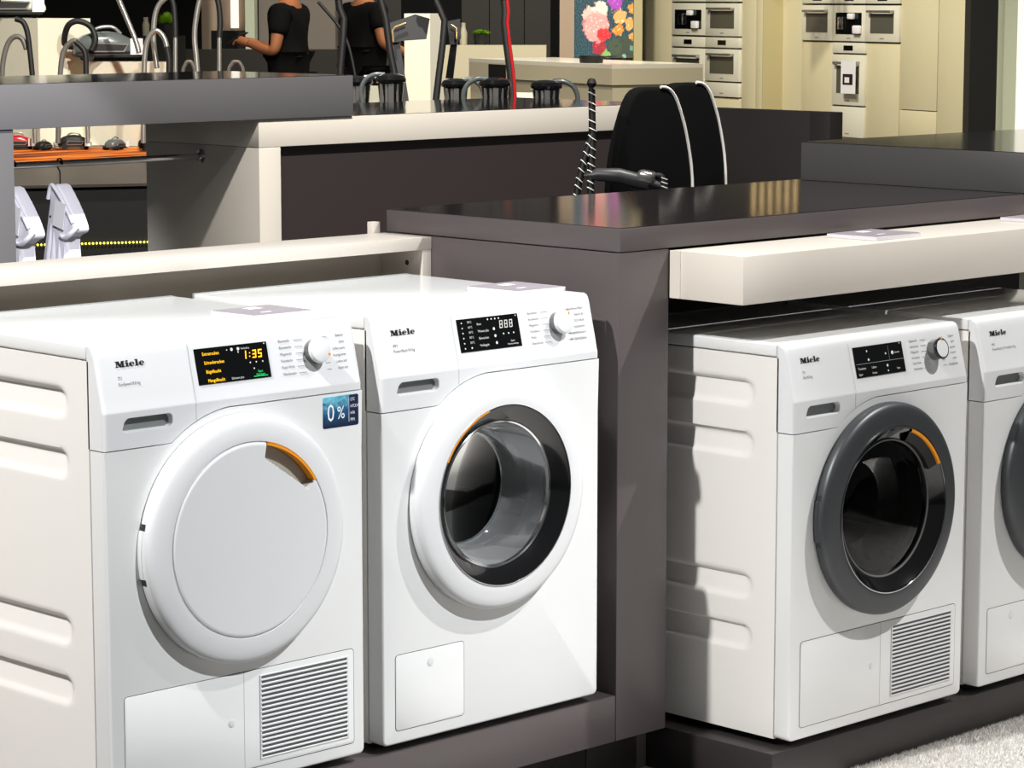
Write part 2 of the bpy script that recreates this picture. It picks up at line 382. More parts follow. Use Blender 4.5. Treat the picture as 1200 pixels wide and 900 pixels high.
def text(name, body, size, m, parent, mx, align='LEFT', extrude=0.0, sx=1.0):
    cu = bpy.data.curves.new(name, 'FONT'); cu.body = body; cu.size = size; cu.align_x = align; cu.extrude = extrude; cu.resolution_u = 2
    to = bpy.data.objects.new(name, cu); COL.objects.link(to)
    bpy.context.view_layer.update()
    me = bpy.data.meshes.new_from_object(to.evaluated_get(bpy.context.evaluated_depsgraph_get()))
    bpy.data.objects.remove(to); bpy.data.curves.remove(cu)
    me.transform(mx @ Matrix.Diagonal((sx, 1, 1, 1))); me.materials.clear(); me.materials.append(M[m]); me.name = name
    o = bpy.data.objects.new(name, me); COL.objects.link(o)
    if parent: o.parent = parent
    return o

# ------------------------------------------------------------------ setting: floor, hall back wall
struct(box('floor', -8, 30, -6, 40, -0.06, 0.0, 'floor'))
stg = struct(box('floor_stage', 9.0, 30, 4.5, 40, 0.0, 0.12, 'stage', bevel=0.01))
def camwall(name, u0, u1, dep, z0, z1, m, thick=0.15, parent=None, turn=0.0):
    p = (at(u0, 0, dep)+at(u1, 0, dep))/2; wd = (at(u1, 0, dep)-at(u0, 0, dep)).length
    bm = bmesh.new(); add_box(bm, -wd/2, wd/2, 0, thick, 0, z1-z0)
    o = finish(name, bm, m, parent); o.location = (p.x, p.y, z0); o.rotation_euler = (0, 0, YAW+turn); return o
struct(camwall('wall_back', -500, 1900, 33, 0.12, 6.0, 'hallblack'))

# ------------------------------------------------------------------ near furniture
PL, PR = 0.209, 0.098      # top of the left and right plinth
t = thing('appliance_plinth', (0.15, 0.35, 0), 'taupe plinth slab on a recessed base carrying the first dryer and washer', 'plinth')
def rel(o, x0, x1, y0, y1, z0, z1, name, m, bevel=0.002):
    l = o.location; return box(name, x0-l.x, x1-l.x, y0-l.y, y1-l.y, z0-l.z, z1-l.z, m, o, bevel)
rel(t, -1.0, 1.307, 0.0113, 0.74, 0.109, PL, 'slab', 'taupe')
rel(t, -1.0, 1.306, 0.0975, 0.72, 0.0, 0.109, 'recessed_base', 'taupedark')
t = thing('display_tower', (1.387, 0.37, 0.0), 'tall taupe pier under a long dark glossy counter slab beside the washer', 'counter')
rel(t, 1.3085, 1.463, 0.0113, 0.72, 0.109, 1.142, 'pier', 'taupe')
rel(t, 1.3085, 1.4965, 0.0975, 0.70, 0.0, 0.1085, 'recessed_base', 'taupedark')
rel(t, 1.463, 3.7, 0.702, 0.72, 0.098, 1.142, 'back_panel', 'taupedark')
s = rel(t, 1.3138, 3.7, 0.0113, 0.734, 1.144, 1.193, 'counter_slab', 'taupe')
rel(t, 1.3148, 3.699, 0.0123, 0.733, 1.193, 1.1945, 'glossy_top', 'taupetop', 0)
t = thing('appliance_plinth', (2.5, 0.2, 0), 'dark taupe plinth on the grey carpet carrying the dark-doored appliances', 'plinth')
rel(t, 1.4976, 3.7, -0.26, 0.70, 0.0, PR, 'slab', 'taupedeep')
# white canopy box over the right appliances
t = thing('canopy_shelf', (2.55, -0.09, 1.0385), 'warm white box shelf projecting below the dark slab above the dark-doored machines', 'shelf')
rel(t, 1.466, 3.7, -0.192, 0.0085, 1.0385, 1.1395, 'shelf_box', 'warmwhite', 0.0015)
rel(t, 1.463, 1.4665, -0.02, 0.009, 1.0395, 1.1395, 'end_strip', 'midwhite', 0)
# white niche behind the left appliances
t = thing('wall_niche', (0.4, 0.66, PL), 'white open shelf niche behind the machines on the left plinth', 'shelf')
rel(t, -0.9, 1.3075, 0.578, 0.735, 1.1145, 1.1415, 'top_board', 'warmwhite', 0.001)
rel(t, 1.2815, 1.3075, 0.579, 0.735, PL, 1.1145, 'side_board', 'warmwhite', 0.001)
rel(t, -0.9, 1.2815, 0.715, 0.735, PL, 1.1145, 'back_board', 'warmwhite', 0)
o = lathe('bolt_hole', [(0, 0), (0.006, 0), (0.006, 0.002)], 'gap', t, 16, axis='y'); o.rotation_euler = (0, 0, -PI/2); o.location = Vector((1.2810, 0.63, 1.083))-t.location
rel(t, 1.279, 1.3, 0.74, 0.76, PL, 1.166, 'rear_upright', 'warmwhite', 0.001)
# stacked dark counter at the right
t = thing('raised_counter', (3.3, 0.36, 1.1945), 'charcoal counter block lying across the end of the dark slab', 'counter')
rel(t, 2.735, 4.0, 0.0, 0.714, 1.1945, 1.292, 'block', 'charcoal', 0.002)
rel(t, 2.736, 3.999, 0.001, 0.713, 1.292, 1.2935, 'glossy_top', 'midgreytop', 0)

# ------------------------------------------------------------------ washing machines and dryers
W, H, D = 0.596, 0.8376, 0.578
ZB, YT = 0.7228, 0.0283
DC = (0.298, 0.463)          # door centre
RS = 0.2435                  # radius of the fascia arc over the door
SL = math.hypot(YT, H-ZB)
SM = Matrix(((1, 0, 0, 0), (0, YT/SL, -(H-ZB)/SL, 0), (0, (H-ZB)/SL, YT/SL, ZB), (0, 0, 0, 1)))   # (x, t up the slant, h outwards)
def T(z): return (z-ZB)/(H-ZB)*SL
def zlow(x):
    zl, zr = 0.6535, 0.7055
    dx = abs(x-DC[0])
    if x < DC[0]:
        if dx >= RS: return zl
        return max(zl, min(zr, DC[1]+math.sqrt(RS*RS-dx*dx)))
    return zr
def slot_depth(x, z):
    xl = 0.043+max(0, (z-0.686))*0.35; xr = 0.1500; z0, z1 = 0.6865, 0.7085
    r = 0.009
    cx = min(max(x, xl+r*0.6), xr-r); cz = min(max(z, z0+r*0.7), z1-r)
    return math.hypot(x-cx, z-cz) - r*0.9
def make_fascia(root):
    rc = 0.007
    xs = [rc*(1-math.cos(a*PI/2/5)) for a in range(6)] + list(np.arange(0.012, 0.037, 0.006)) + list(np.arange(0.037, 0.156, 0.0012)) + list(np.arange(0.16, 0.32, 0.004)) + list(np.arange(0.33, W-0.01, 0.02))
    xs += [W-x for x in [rc*(1-math.cos(a*PI/2/5)) for a in range(6)]][::-1]
    bm = bmesh.new(); grid = []
    for x in xs:
        e = min(x, W-x); yo = rc-math.sqrt(max(0, rc*rc-(rc-e)**2)) if e < rc else 0.0
        zl = zlow(x)+0.0012
        prof = []
        nrow = 58
        for k in range(nrow):
            z = zl+(0.7195-zl)*k/(nrow-1); prof.append((0.0, z))
        prof += [(0.0006, 0.7225), (0.0022, 0.7275), (0.006, 0.745), (0.015, 0.781), (0.0225, 0.8125), (0.0258, 0.8245), (0.0285, 0.8305), (0.0325, 0.8350), (0.0385, 0.8372), (0.046, 0.8376)]
        col = []
        for (y, z) in prof:
            dd = slot_depth(x, z) if 0.68 < z < 0.715 else 1
            inn = max(0.0, min(1.0, -dd/0.0022+0.5))
            inn = inn*inn*(3-2*inn)
            col.append(bm.verts.new((x, min(y+yo, 0.046)+0.013*inn, z)))
        grid.append(col)
    for i in range(len(xs)-1):
        for k in range(len(grid[0])-1):
            f = bm.faces.new((grid[i][k], grid[i+1][k], grid[i+1][k+1], grid[i][k+1]))
            c = f.calc_center_median()
            if slot_depth(c.x, c.z) < -0.001 and 0.684 < c.z < 0.712: f.material_index = 1
    for gi in (0, -1):                     # side returns
        col = grid[gi]; back = [bm.verts.new((v.co.x, 0.046, v.co.z)) for v in col[:-1]]+[col[-1]]
        for k in range(len(col)-1):
            q = []
            for v in (col[k], col[k+1], back[k+1], back[k]):
                if v not in q: q.append(v)
            if len(q) > 2: bm.faces.new(q)
    for i in range(len(xs)-1):             # underside return
        a, b = grid[i][0], grid[i+1][0]
        bm.faces.new((a, b, bm.verts.new((b.co.x, 0.02, b.co.z)), bm.verts.new((a.co.x, 0.02, a.co.z))))
    bmesh.ops.remove_doubles(bm, verts=bm.verts[:], dist=1e-6)
    return finish('control_panel', bm, ['plastic', 'pocket'], root, 30)
def make_body(root):
    bm = bmesh.new()
    ys = list(np.linspace(0.042, D, 64)); zs = list(np.linspace(0.0, 0.8095, 136))
    def depth(y, z):
        dm = 0
        for z0, z1 in ((0.700, 0.758), (0.592, 0.6485), (0.288, 0.345), (0.178, 0.236)):
            r = (z1-z0)/2; zc = (z0+z1)/2; ya, yb = 0.107+r, 0.51-r
            cy = min(max(y, ya), yb); dd = r-math.hypot(y-cy, z-zc)
            if dd > 0:
                s_ = min(1, dd/0.010); s_ = s_*s_*(3-2*s_)
                dm = max(dm, 0.011*s_*(0.30+0.70*(z-z0)/(z1-z0)))
        return dm
    for side in (0, 1):
        g = [[bm.verts.new(((depth(y, z)) if side == 0 else W-depth(y, z), y, z)) for z in zs] for y in ys]
        for i in range(len(ys)-1):
            for k in range(len(zs)-1):
                bm.faces.new((g[i][k], g[i+1][k], g[i+1][k+1], g[i][k+1]))
    for y in (0.043, D):
        hole = (y < 0.1)
        if hole:
            pts = rrect(0.0, W, 0, 0.8095, 0.001, 1); cc = [(DC[0]+0.2*math.cos(2*PI*k/48), DC[1]+0.2*math.sin(2*PI*k/48)) for k in range(48)]
            add_plate(bm, pts, y, y+0.001, hole=cc)
        else: bm.faces.new([bm.verts.new(p) for p in ((0, y, 0), (W, y, 0), (W, y, 0.8095), (0, y, 0.8095))])
    bm.faces.new([bm.verts.new(p) for p in ((0, 0.042, 0), (W, 0.042, 0), (W, D, 0), (0, D, 0))])
    bm.faces.new([bm.verts.new(p) for p in ((0, 0.042, 0.8095), (W, 0.042, 0.8095), (W, D, 0.8095), (0, D, 0.8095))])
    return finish('cabinet', bm, 'side', root, 40)
def seg7(bm, ch, x, t, w_, h_, th, hh):
    segs = {'0': 'abcdef', '1': 'bc', '2': 'abged', '3': 'abgcd', '4': 'fgbc', '5': 'afgcd', '6': 'afgedc', '7': 'abc', '8': 'abcdefg', '9': 'abcdfg'}[ch]
    R = {'a': (0, w_, h_-th, h_), 'd': (0, w_, 0, th), 'g': (0, w_, h_/2-th/2, h_/2+th/2), 'f': (0, th, h_/2, h_), 'e': (0, th, 0, h_/2), 'b': (w_-th, w_, h_/2, h_), 'c': (w_-th, w_, 0, h_/2)}
    for s_ in segs:
        a, b, c, e = R[s_]; q = [bm.verts.new(SM @ Vector((x+xx+tt*0.12, t+tt, hh))) for xx, tt in ((a, c), (b, c), (b, e), (a, e))]; bm.faces.new(q)
def make_logo(root):
    bm = bmesh.new(); hgt = 0.0108; k0 = 0.0665/6.66
    def P(pts, ox):
        bm.faces.new([bm.verts.new(SM @ Vector((0.0415+(ox+x)*k0, T(0.7972)+y*hgt, 0.0006))) for x, y in pts])
    def Rc(x0, x1, y0, y1, ox): P([(x0, y0), (x1, y0), (x1, y1), (x0, y1)], ox)
    o_ = 0
    Rc(0, 0.62, 0, 0.13, o_); Rc(0.2, 0.40, 0, 0.9, o_); Rc(0, 0.5, 0.87, 1, o_); P([(0.22, 1), (0.82, 1), (1.22, 0.05), (0.88, 0.0)], o_)
    P([(0.95, 0.05), (1.2, 0.05), (1.5, 1), (1.32, 1)], o_); Rc(1.36, 1.86, 0, 1, o_); Rc(1.18, 2.05, 0, 0.13, o_); Rc(1.36, 2.05, 0.87, 1, o_)
    def I(o_, top, dot):
        Rc(0.16, 0.62, 0, top, o_); Rc(0, 0.78, 0, 0.12, o_); Rc(0, 0.6, top-0.12, top, o_)
        if dot: P([(0.39+0.27*math.cos(a*PI/5), 0.93+0.15*math.sin(a*PI/5)) for a in range(10)], o_)
    def E_(o_):
        n = 22; a0, a1 = math.radians(0), math.radians(322)
        for k in range(n):
            a, b = a0+(a1-a0)*k/n, a0+(a1-a0)*(k+1)/n
            P([(0.58+0.58*math.cos(a), 0.36+0.38*math.sin(a)), (0.58+0.58*math.cos(b), 0.36+0.38*math.sin(b)), (0.66+0.20*math.cos(b), 0.36+0.28*math.sin(b)), (0.66+0.20*math.cos(a), 0.36+0.28*math.sin(a))], o_)
        Rc(0.3, 1.1, 0.32, 0.43, o_)
    I(2.15, 0.72, True); E_(2.98); I(4.25, 1.08, False); E_(5.1)
    return finish('logo', bm, 'logo', root, 0)
def disc_poly(c, r, n=20): return [(c[0]+r*math.cos(2*PI*k/n), c[1]+r*math.sin(2*PI*k/n)) for k in range(n)]

def make_machine(name, label, loc, dryer, door, model, spec_line, left_prog, right_prog, disp, group='Laundry machines on the plinths'):
    R0 = thing(name, loc, label, 'dryer' if dryer else 'washing machine', group)
    parts = []
    R = bpy.data.objects.new('pivot_tmp', None)
    R = R0
    start = set(o.name for o in bpy.data.objects)
    make_body(R)
    lid = box('lid', 0, W, 0.0475, D-0.004, 0.8115, H, 'enamel', R, 0.0035, 3)
    box('rear_trim', 0.002, W-0.002, D-0.0045, D+0.004, 0.79, H+0.0015, 'greyplastic', R, 0.002)
    make_fascia(R)
    # front panel
    poly = [(W, 0.014)]
    poly = []
    for k in range(6):
        a = PI+PI/2*k/5; poly.append((0.012+0.012*math.cos(a), 0.012+0.012*math.sin(a)))
    for k in range(6):
        a = 1.5*PI+PI/2*k/5; poly.append((W-0.012+0.012*math.cos(a), 0.012+0.012*math.sin(a)))
    poly.append((W, 0.598))
    for x in [W, 0.5, 0.42, 0.36]+list(np.linspace(0.298, 0.15, 26))+[0.1475, 0.10, 0.05, 0.0]:
        poly.append((x, zlow(x)-0.0008))
    poly.append((0.0, 0.598))
    glass = door != 'solid'
    hole = disc_poly(DC, 0.205, 72) if glass else None
    plate('front_panel', poly, 0.0, 0.041, 'enamel', R, hole, 0.0045, 3, 0.60)
    # drawer joint: fine groove line up the fascia
    bm = bmesh.new()
    add_box(bm, 0.2024, 0.2032, -0.0003, 0.002, 0.690, 0.7205)
    bm2 = [bm.verts.new(SM @ Vector(p)) for p in ((0.2024, 0.0, 0.0012), (0.2032, 0.0, 0.0012), (0.2032, 0.104, 0.0006), (0.2024, 0.104, 0.0006))]; bm.faces.new(bm2)
    finish('drawer_joint', bm, 'greyplastic', R, 0)
    # logo, small print
    make_logo(R)
    text('model_print', model, 0.0085, 'print', R, SM @ Matrix.Translation((0.0425, T(0.7755), 0.0007)))
    text('model_print', spec_line, 0.0078, 'print', R, SM @ Matrix.Translation((0.0425, T(0.7655), 0.0007)), sx=0.9)
    # display
    bm = bmesh.new()
    add_box(bm, 0.2155, 0.3825, T(0.7498), T(0.8137), -0.002, 0.0009, 0.0004, 1, SM)
    dsp = finish('display', bm, 'glassblack', R, 0)
    def dt(s_, x, z, size, m='dispwhite', al='LEFT', sx=0.9): return text('display_print', s_, size, m, dsp, SM @ Matrix.Translation((x, T(z), 0.0013)), al, 0, sx)
    def icon(x, z, r, m='dispwhite', n=8, hollow=False):
        bm = bmesh.new(); vs_ = [bm.verts.new(SM @ Vector((x+r*math.cos(2*PI*k/n), T(z)+r*math.sin(2*PI*k/n), 0.0013))) for k in range(n)]; bm.faces.new(vs_); return finish('display_icon', bm, m, dsp, 0)
    if disp == 'dryer_on':
        for k, s_ in enumerate(('Extratrocken', 'Schranktrocken', 'Bügelfeucht', 'Mangelfeucht')): dt(s_, 0.232+0.0015*k, 0.8005-0.0158*k, 0.0088, 'dispyellow', sx=0.82)
        bm = bmesh.new(); x = 0.333
        seg7(bm, '1', x-0.011, T(0.7868), 0.0088, 0.0150, 0.0024, 0.0013); seg7(bm, '3', x+0.012, T(0.7868), 0.0088, 0.0150, 0.0024, 0.0013); seg7(bm, '5', x+0.025, T(0.7868), 0.0088, 0.0150, 0.0024, 0.0013)
        finish('time_readout', bm, 'dispyellow', dsp, 0)
        icon(x+0.0060, 0.7905, 0.0013, 'dispyellow'); icon(x+0.0070, 0.7965, 0.0013, 'dispyellow')
        for x, z, r in ((0.289, 0.8062, 0.0013), (0.300, 0.8062, 0.0032), (0.315, 0.8062, 0.0032), (0.314, 0.8005, 0.0016), (0.338, 0.7795, 0.0016), (0.352, 0.7795, 0.0016), (0.367, 0.7795, 0.0016), (0.345, 0.7685, 0.0016), (0.376, 0.8105, 0.0014)): icon(x, z, r)
        dt('PerfectDry', 0.321, 0.8045, 0.005); dt('Schonen plus', 0.29, 0.7535, 0.006)
        dt('Start', 0.358, 0.7605, 0.0065, 'dispgreen', 'CENTER'); dt('Nachlegen', 0.358, 0.7555, 0.0055, 'dispgreen', 'CENTER')
        bm = bmesh.new(); bm.faces.new([bm.verts.new(SM @ Vector(p)) for p in ((0.341, T(0.7535), 0.0013), (0.374, T(0.7535), 0.0013), (0.374, T(0.7546), 0.0013), (0.341, T(0.7546), 0.0013))]); finish('start_underline', bm, 'dispgreen', dsp, 0)
    elif disp == 'washer':
        for k, s_ in enumerate(('90', '60', '40', '30', '20')): icon(0.2275, 0.806-0.0098*k, 0.0016); dt(s_+'°C', 0.243, 0.8045-0.0098*k, 0.0062)
        icon(0.2275, 0.757, 0.0016); icon(0.2455, 0.757, 0.002)
        for k, s_ in enumerate(('Kurz', 'Wasser plus', 'Einweichen', 'Vorbügeln')): dt(s_, 0.268, 0.799-0.0137*k, 0.0066)
        for k in range(3): icon(0.312+0.001*k, 0.789-0.0137*k, 0.003)
        bm = bmesh.new()
        for k in range(3): seg7(bm, '8', 0.328+0.0135*k, T(0.7885), 0.0085, 0.0155, 0.0017, 0.0013)
        finish('time_readout', bm, 'dispwhite', dsp, 0)
        for k in range(4): icon(0.299+0.010*k, 0.8082, 0.0018)
        for k in range(3): icon(0.336+0.014*k, 0.7775, 0.0018)
        icon(0.376, 0.81, 0.0014); dt('Start', 0.358, 0.7605, 0.006, al='CENTER'); dt('Wäsche nachlegen', 0.358, 0.755, 0.0045, al='CENTER')
    else:
        for a, b, c, e in ((0.218, 0.380, 0.7775, 0.7783), (0.3325, 0.3331, 0.779, 0.808)):
            bm = bmesh.new(); bm.faces.new([bm.verts.new(SM @ Vector(p)) for p in ((a, T(c), 0.0013), (b, T(c), 0.0013), (b, T(e), 0.0013), (a, T(e), 0.0013))]); finish('display_line', bm, 'greyplastic', dsp, 0)
        icon(0.260, 0.803, 0.0032, n=3); icon(0.262, 0.785, 0.0032, n=5); icon(0.322, 0.793, 0.0022); icon(0.345, 0.793, 0.0042); dt('Schonen', 0.351, 0.791, 0.006)
        dt('Trocknen', 0.222, 0.766, 0.0075); dt('Lüften', 0.268, 0.766, 0.007); icon(0.322, 0.768, 0.003); icon(0.322, 0.757, 0.002)
        dt('Signal', 0.222, 0.7545, 0.006); dt('Knitter', 0.268, 0.7545, 0.006); dt('Start', 0.358, 0.7575, 0.006, al='CENTER'); icon(0.374, 0.8105, 0.0014)
    # knob
    kx, kz = 0.4905, 0.7855
    KM = SM @ Matrix.Translation((kx, T(kz), 0))
    bm = bmesh.new(); add_lathe(bm, [(0.0225, -0.002), (0.0222, 0.017), (0, 0.018)], 48, 'z'); bmesh.ops.transform(bm, matrix=KM, verts=bm.verts[:])
    chromeknob = (disp == 'dryer_off')
    kn = finish('program_knob', bm, 'knobmetal', R, 35)
    if chromeknob:
        bm = bmesh.new(); add_lathe(bm, [(0.0232, 0.019), (0.0238, 0.0215), (0.0225, 0.0245), (0.0196, 0.0248)], 48, 'z'); bmesh.ops.transform(bm, matrix=KM, verts=bm.verts[:]); finish('knob_ring', bm, 'glossblack', kn, 40)
        bm = bmesh.new(); add_lathe(bm, [(0.0197, 0.0243), (0.0190, 0.0252), (0, 0.0256)], 48, 'z'); bmesh.ops.transform(bm, matrix=KM, verts=bm.verts[:]); finish('knob_face', bm, 'plastic', kn, 40)
    else:
        bm = bmesh.new(); add_lathe(bm, [(0.0222, 0.0135), (0.0238, 0.0145), (0.0238, 0.0195), (0.0225, 0.0232), (0.019, 0.0245), (0, 0.0252)], 48, 'z'); bmesh.ops.transform(bm, matrix=KM, verts=bm.verts[:]); finish('knob_cap', bm, 'plastic', kn, 40)
    ang = {'dryer_on': -0.5, 'washer': 0.9, 'dryer_off': 1.5}[disp]
    bm = bmesh.new(); add_box(bm, 0.0165, 0.0225, -0.0018, 0.0018, 0.0205 if not chromeknob else 0.0235, 0.0248 if not chromeknob else 0.0256, 0, 1, KM @ Matrix.Rotation(ang, 4, 'Z')); finish('knob_mark', bm, 'orange', kn, 0)
    # programme names either side of the knob
    for k, s_ in enumerate(left_prog):
        text('program_print', s_, 0.0072, 'print', R, SM @ Matrix.Translation((0.4105, T(0.8085-0.0119*k), 0.0008)), sx=0.82)
        bm = bmesh.new(); add_box(bm, 0.4475, 0.463-abs(2.5-k)*0.0+0.004, T(0.8105-0.0119*k)-0.00025, T(0.8105-0.0119*k)+0.00025, 0, 0.0008, 0, 1, SM); finish('program_line', bm, 'greyplastic', R, 0)
    for k, s_ in enumerate(right_prog):
        text('program_print', s_, 0.0072, 'print', R, SM @ Matrix.Translation((0.5675, T(0.8085-0.0119*k), 0.0008)), 'RIGHT', sx=0.82)
        bm = bmesh.new(); add_box(bm, 0.5165, 0.5275, T(0.8105-0.0119*k)-0.00025, T(0.8105-0.0119*k)+0.00025, 0, 0.0008, 0, 1, SM); finish('program_line', bm, 'greyplastic', R, 0)
    # door
    cx, cz = DC
    C3 = (cx, 0, cz)
    if door == 'solid':
        bm = bmesh.new(); n = 336
        prof = [(0.2290, -0.002), (0.2300, -0.006), (0.2300, -0.0165), (0.2288, -0.0222), (0.2250, -0.0270), (0.2185, -0.0300), (0.208, -0.0322), (0.196, -0.0338), (0.186, -0.0346), (0.1812, -0.0346), (0.1800, -0.0318), (0.1788, -0.0318), (0.1776, -0.0350), (0.1755, -0.0358)]
        prof += [(r, -0.0362-0.0018*(1-(r/0.1755)**2)) for r in list(np.arange(0.1735, 0.108, -0.0019))] + [(r, -0.0362-0.0018*(1-(r/0.1755)**2)) for r in (0.10, 0.085, 0.07, 0.05, 0.03)]+[(0.0001, -0.038)]
        def hd(x, z):
            a = math.degrees(math.atan2(z, x)); r = math.hypot(x, z)
            p0 = Vector((0.034, 0.147)); p1 = Vector((0.118, 0.089)); nn = Vector((p0.y-p1.y, p1.x-p0.x)).normalized()
            s_ = (Vector((x, z))-p0).dot(nn)
            return min(s_, (0.1788-r), (78-a)*0.003, (a-31)*0.003)
        rings = []
        for r, y in prof:
            ring = []
            for k in range(n):
                a = 2*PI*k/n; x, z = r*math.cos(a), r*math.sin(a)
                h_ = hd(x, z) if r < 0.1789 else -1
                q = max(0, min(1, h_/0.002+0.3)) if r < 0.178 else 0
                ring.append(bm.verts.new((cx+x, y+0.020*q, cz+z)))
            rings.append(ring)
        for i in range(len(rings)-1):
            for k in range(n):
                f = bm.faces.new((rings[i][k], rings[i][(k+1) % n], rings[i+1][(k+1) % n], rings[i+1][k])); c = f.calc_center_median()
                if c.y > -0.031 and math.hypot(c.x-cx, c.z-cz) < 0.1775: f.material_index = 1
        dr = finish('door', bm, ['plastic', 'beigepocket'], R, 40)
        bm = bmesh.new(); add_lathe(bm, [(0.1742, -0.018), (0.1742, -0.0375), (0.1785, -0.0372), (0.1785, -0.018)], 40, 'y', C3, math.radians(32), math.radians(78), 0, True); finish('handle_strip', bm, 'orange', dr, 30)
        ringmat = 'plastic'
    else:
        dark = door != 'white'
        ringmat = 'anthracite' if dark else 'plastic'
        dr = lathe('door', [(0.205, -0.002), (0.2290, -0.002), (0.2300, -0.006), (0.2300, -0.0165), (0.2288, -0.0222), (0.2250, -0.0270), (0.2185, -0.0300), (0.208, -0.0322), (0.196, -0.0338), (0.186, -0.0346), (0.1815, -0.0343), (0.1812, -0.030)], ringmat, R, 128, 'y', C3)
        lathe('trim_ring', [(0.1814, -0.0335), (0.1812, -0.0362), (0.1792, -0.0362), (0.1790, -0.030)], 'chrome', dr, 128, 'y', C3)
        rg = 0.147 if not dark else 0.150
        lathe('inner_bezel', [(0.1792, -0.034), (0.176, -0.0335), (rg+0.004, -0.012), (rg, -0.010), (rg-0.002, 0.006)], 'glossblack', dr, 128, 'y', C3)
        lathe('bezel_lip', [(rg+0.001, -0.0108), (rg-0.001, -0.0125), (rg-0.004, -0.0105), (rg-0.005, -0.004)], 'chrome' if not dark else 'rubber', dr, 128, 'y', C3)
        if not dark:
            lathe('window', [(0.116, 0.094), (0.09, 0.100), (0.05, 0.105), (0, 0.107)], 'bowl', dr, 96, 'y', C3, smooth=60)
            lathe('window_wall', [(rg-0.003, -0.009), (rg-0.005, 0.010), (rg-0.010, 0.04), (0.131, 0.070), (0.127, 0.084), (0.121, 0.091), (0.116, 0.094)], 'bowlwall', dr, 96, 'y', C3, smooth=60)
            lathe('window_rim', [(0.1175, 0.0925), (0.1160, 0.0965), (0.1120, 0.0965), (0.1115, 0.0940)], 'bowlwall', dr, 96, 'y', C3)
            bm = bmesh.new(); add_lathe(bm, [(0.1795, -0.030), (0.1805, -0.0365), (0.1772, -0.0362), (0.1765, -0.030)], 40, 'y', C3, math.radians(105), math.radians(152), 0, True); finish('handle_strip', bm, 'orange', dr, 30)
        else:
            lathe('window', [(rg-0.003, -0.009), (rg-0.010, -0.0115), (0.12, -0.0145), (0.06, -0.0185), (0, -0.0195)], 'tintglass', dr, 96, 'y', C3, smooth=60)
            lathe('window_rim', [(0.142, 0.02), (0.135, 0.06), (0.11, 0.075), (0.09, 0.08)], 'bowl', dr, 96, 'y', C3)
            a0, a1 = (28, 72)
            bm = bmesh.new(); add_lathe(bm, [(0.1770, -0.026), (0.1772, -0.0368), (0.1712, -0.0362), (0.1705, -0.026)], 40, 'y', C3, math.radians(a0), math.radians(a1), 0, True); finish('handle_strip', bm, 'orange', dr, 30)
            bm = bmesh.new(); add_lathe(bm, [(0.171, -0.031), (0.150, -0.024), (0.150, -0.010), (0.171, -0.010)], 40, 'y', C3, math.radians(a0), math.radians(a1), 0, True); finish('handle_pocket', bm, 'black', dr, 30)
        lathe('drum', [(0.170, 0.075), (0.235, 0.085), (0.240, 0.10), (0.240, 0.43), (0.20, 0.45), (0.0, 0.455)], 'steel', R, 72, 'y', C3)
        lathe('door_seal', [(0.204, 0.035), (0.175, 0.03), (0.158, 0.05), (0.165, 0.075), (0.19, 0.085)], 'rubber', R, 72, 'y', C3)
        for a in (20, 140, 260):
            a = math.radians(a); bm = bmesh.new()
            add_box(bm, 0.165, 0.238, -0.018, 0.018, 0.12, 0.42, 0.012, 3, Matrix.Translation(C3) @ Matrix.Rotation(-PI/2, 4, 'X') @ Matrix.Rotation(a, 4, 'Z')); finish('drum_lifter', bm, 'steel', R, 40)
    lathe('door_gasket', [(0.205, 0.003), (0.2255, 0.003), (0.2258, -0.004), (0.205, -0.004)], 'gap', dr, 96, 'y', C3)
    # hinge on the left rim
    if dryer:
        for a0, a1, mm in ((184, 187.2, 'gap'), (160, 166, 'gap')): pass
        bm = bmesh.new(); add_lathe(bm, [(0.2304, -0.004), (0.2306, -0.0165)], 10, 'y', C3, math.radians(166), math.radians(169), 0); finish('hinge_notch', bm, 'gap', dr, 30)
        bm = bmesh.new(); add_lathe(bm, [(0.2304, -0.004), (0.2306, -0.0165)], 10, 'y', C3, math.radians(191), math.radians(194), 0); finish('hinge_notch', bm, 'gap', dr, 30)
        bm = bmesh.new(); add_lathe(bm, [(0.2300, 0.001), (0.2316, -0.002), (0.2316, -0.011), (0.2300, -0.013)], 16, 'y', C3, math.radians(169), math.radians(191), 0); finish('hinge', bm, ringmat, dr, 30)
    # lower flap
    def flap(x0, x1, z0, z1, nm):
        plate('flap_joint', rrect(x0-0.0012, x1+0.0012, z0-0.0012, z1+0.0012, 0.008), -0.0002, 0.003, 'gap', R)
        return plate(nm, rrect(x0, x1, z0, z1, 0.007), -0.0009, 0.003, 'enamel', R, None, 0.0006, 2)
    if dryer:
        f = flap(0.0325, 0.5685, 0.0255, 0.2098, 'lower_flap')
        box('flap_split', 0.3013, 0.3021, -0.0011, 0, 0.0265, 0.2090, 'greyplastic', f)
        plate('grille_recess', rrect(0.340, 0.553, 0.0385, 0.1975, 0.004), -0.0011, 0, 'rubber', f)
        n = 18; z0, z1 = 0.0413, 0.1952; pitch = (z1-z0)/(n-0.45)
        for k in range(n-1):
            zz = z0+pitch*(k+0.55)
            box('slat', 0.3405, 0.5525, -0.0034, -0.0008, zz, zz+pitch*0.45, 'plastic', f, 0.0008, 1)
        for k, (a, b) in enumerate(((0.0382, z0), (z1, 0.198))): box('slat', 0.3395, 0.5535, -0.0024, -0.0008, a, b, 'plastic', f, 0.0006, 1)
        for a, b in ((0.3385, 0.3425), (0.5505, 0.5545)): box('grille_edge', a, b, -0.0026, -0.0008, 0.0382, 0.198, 'plastic', f, 0.0006, 1)
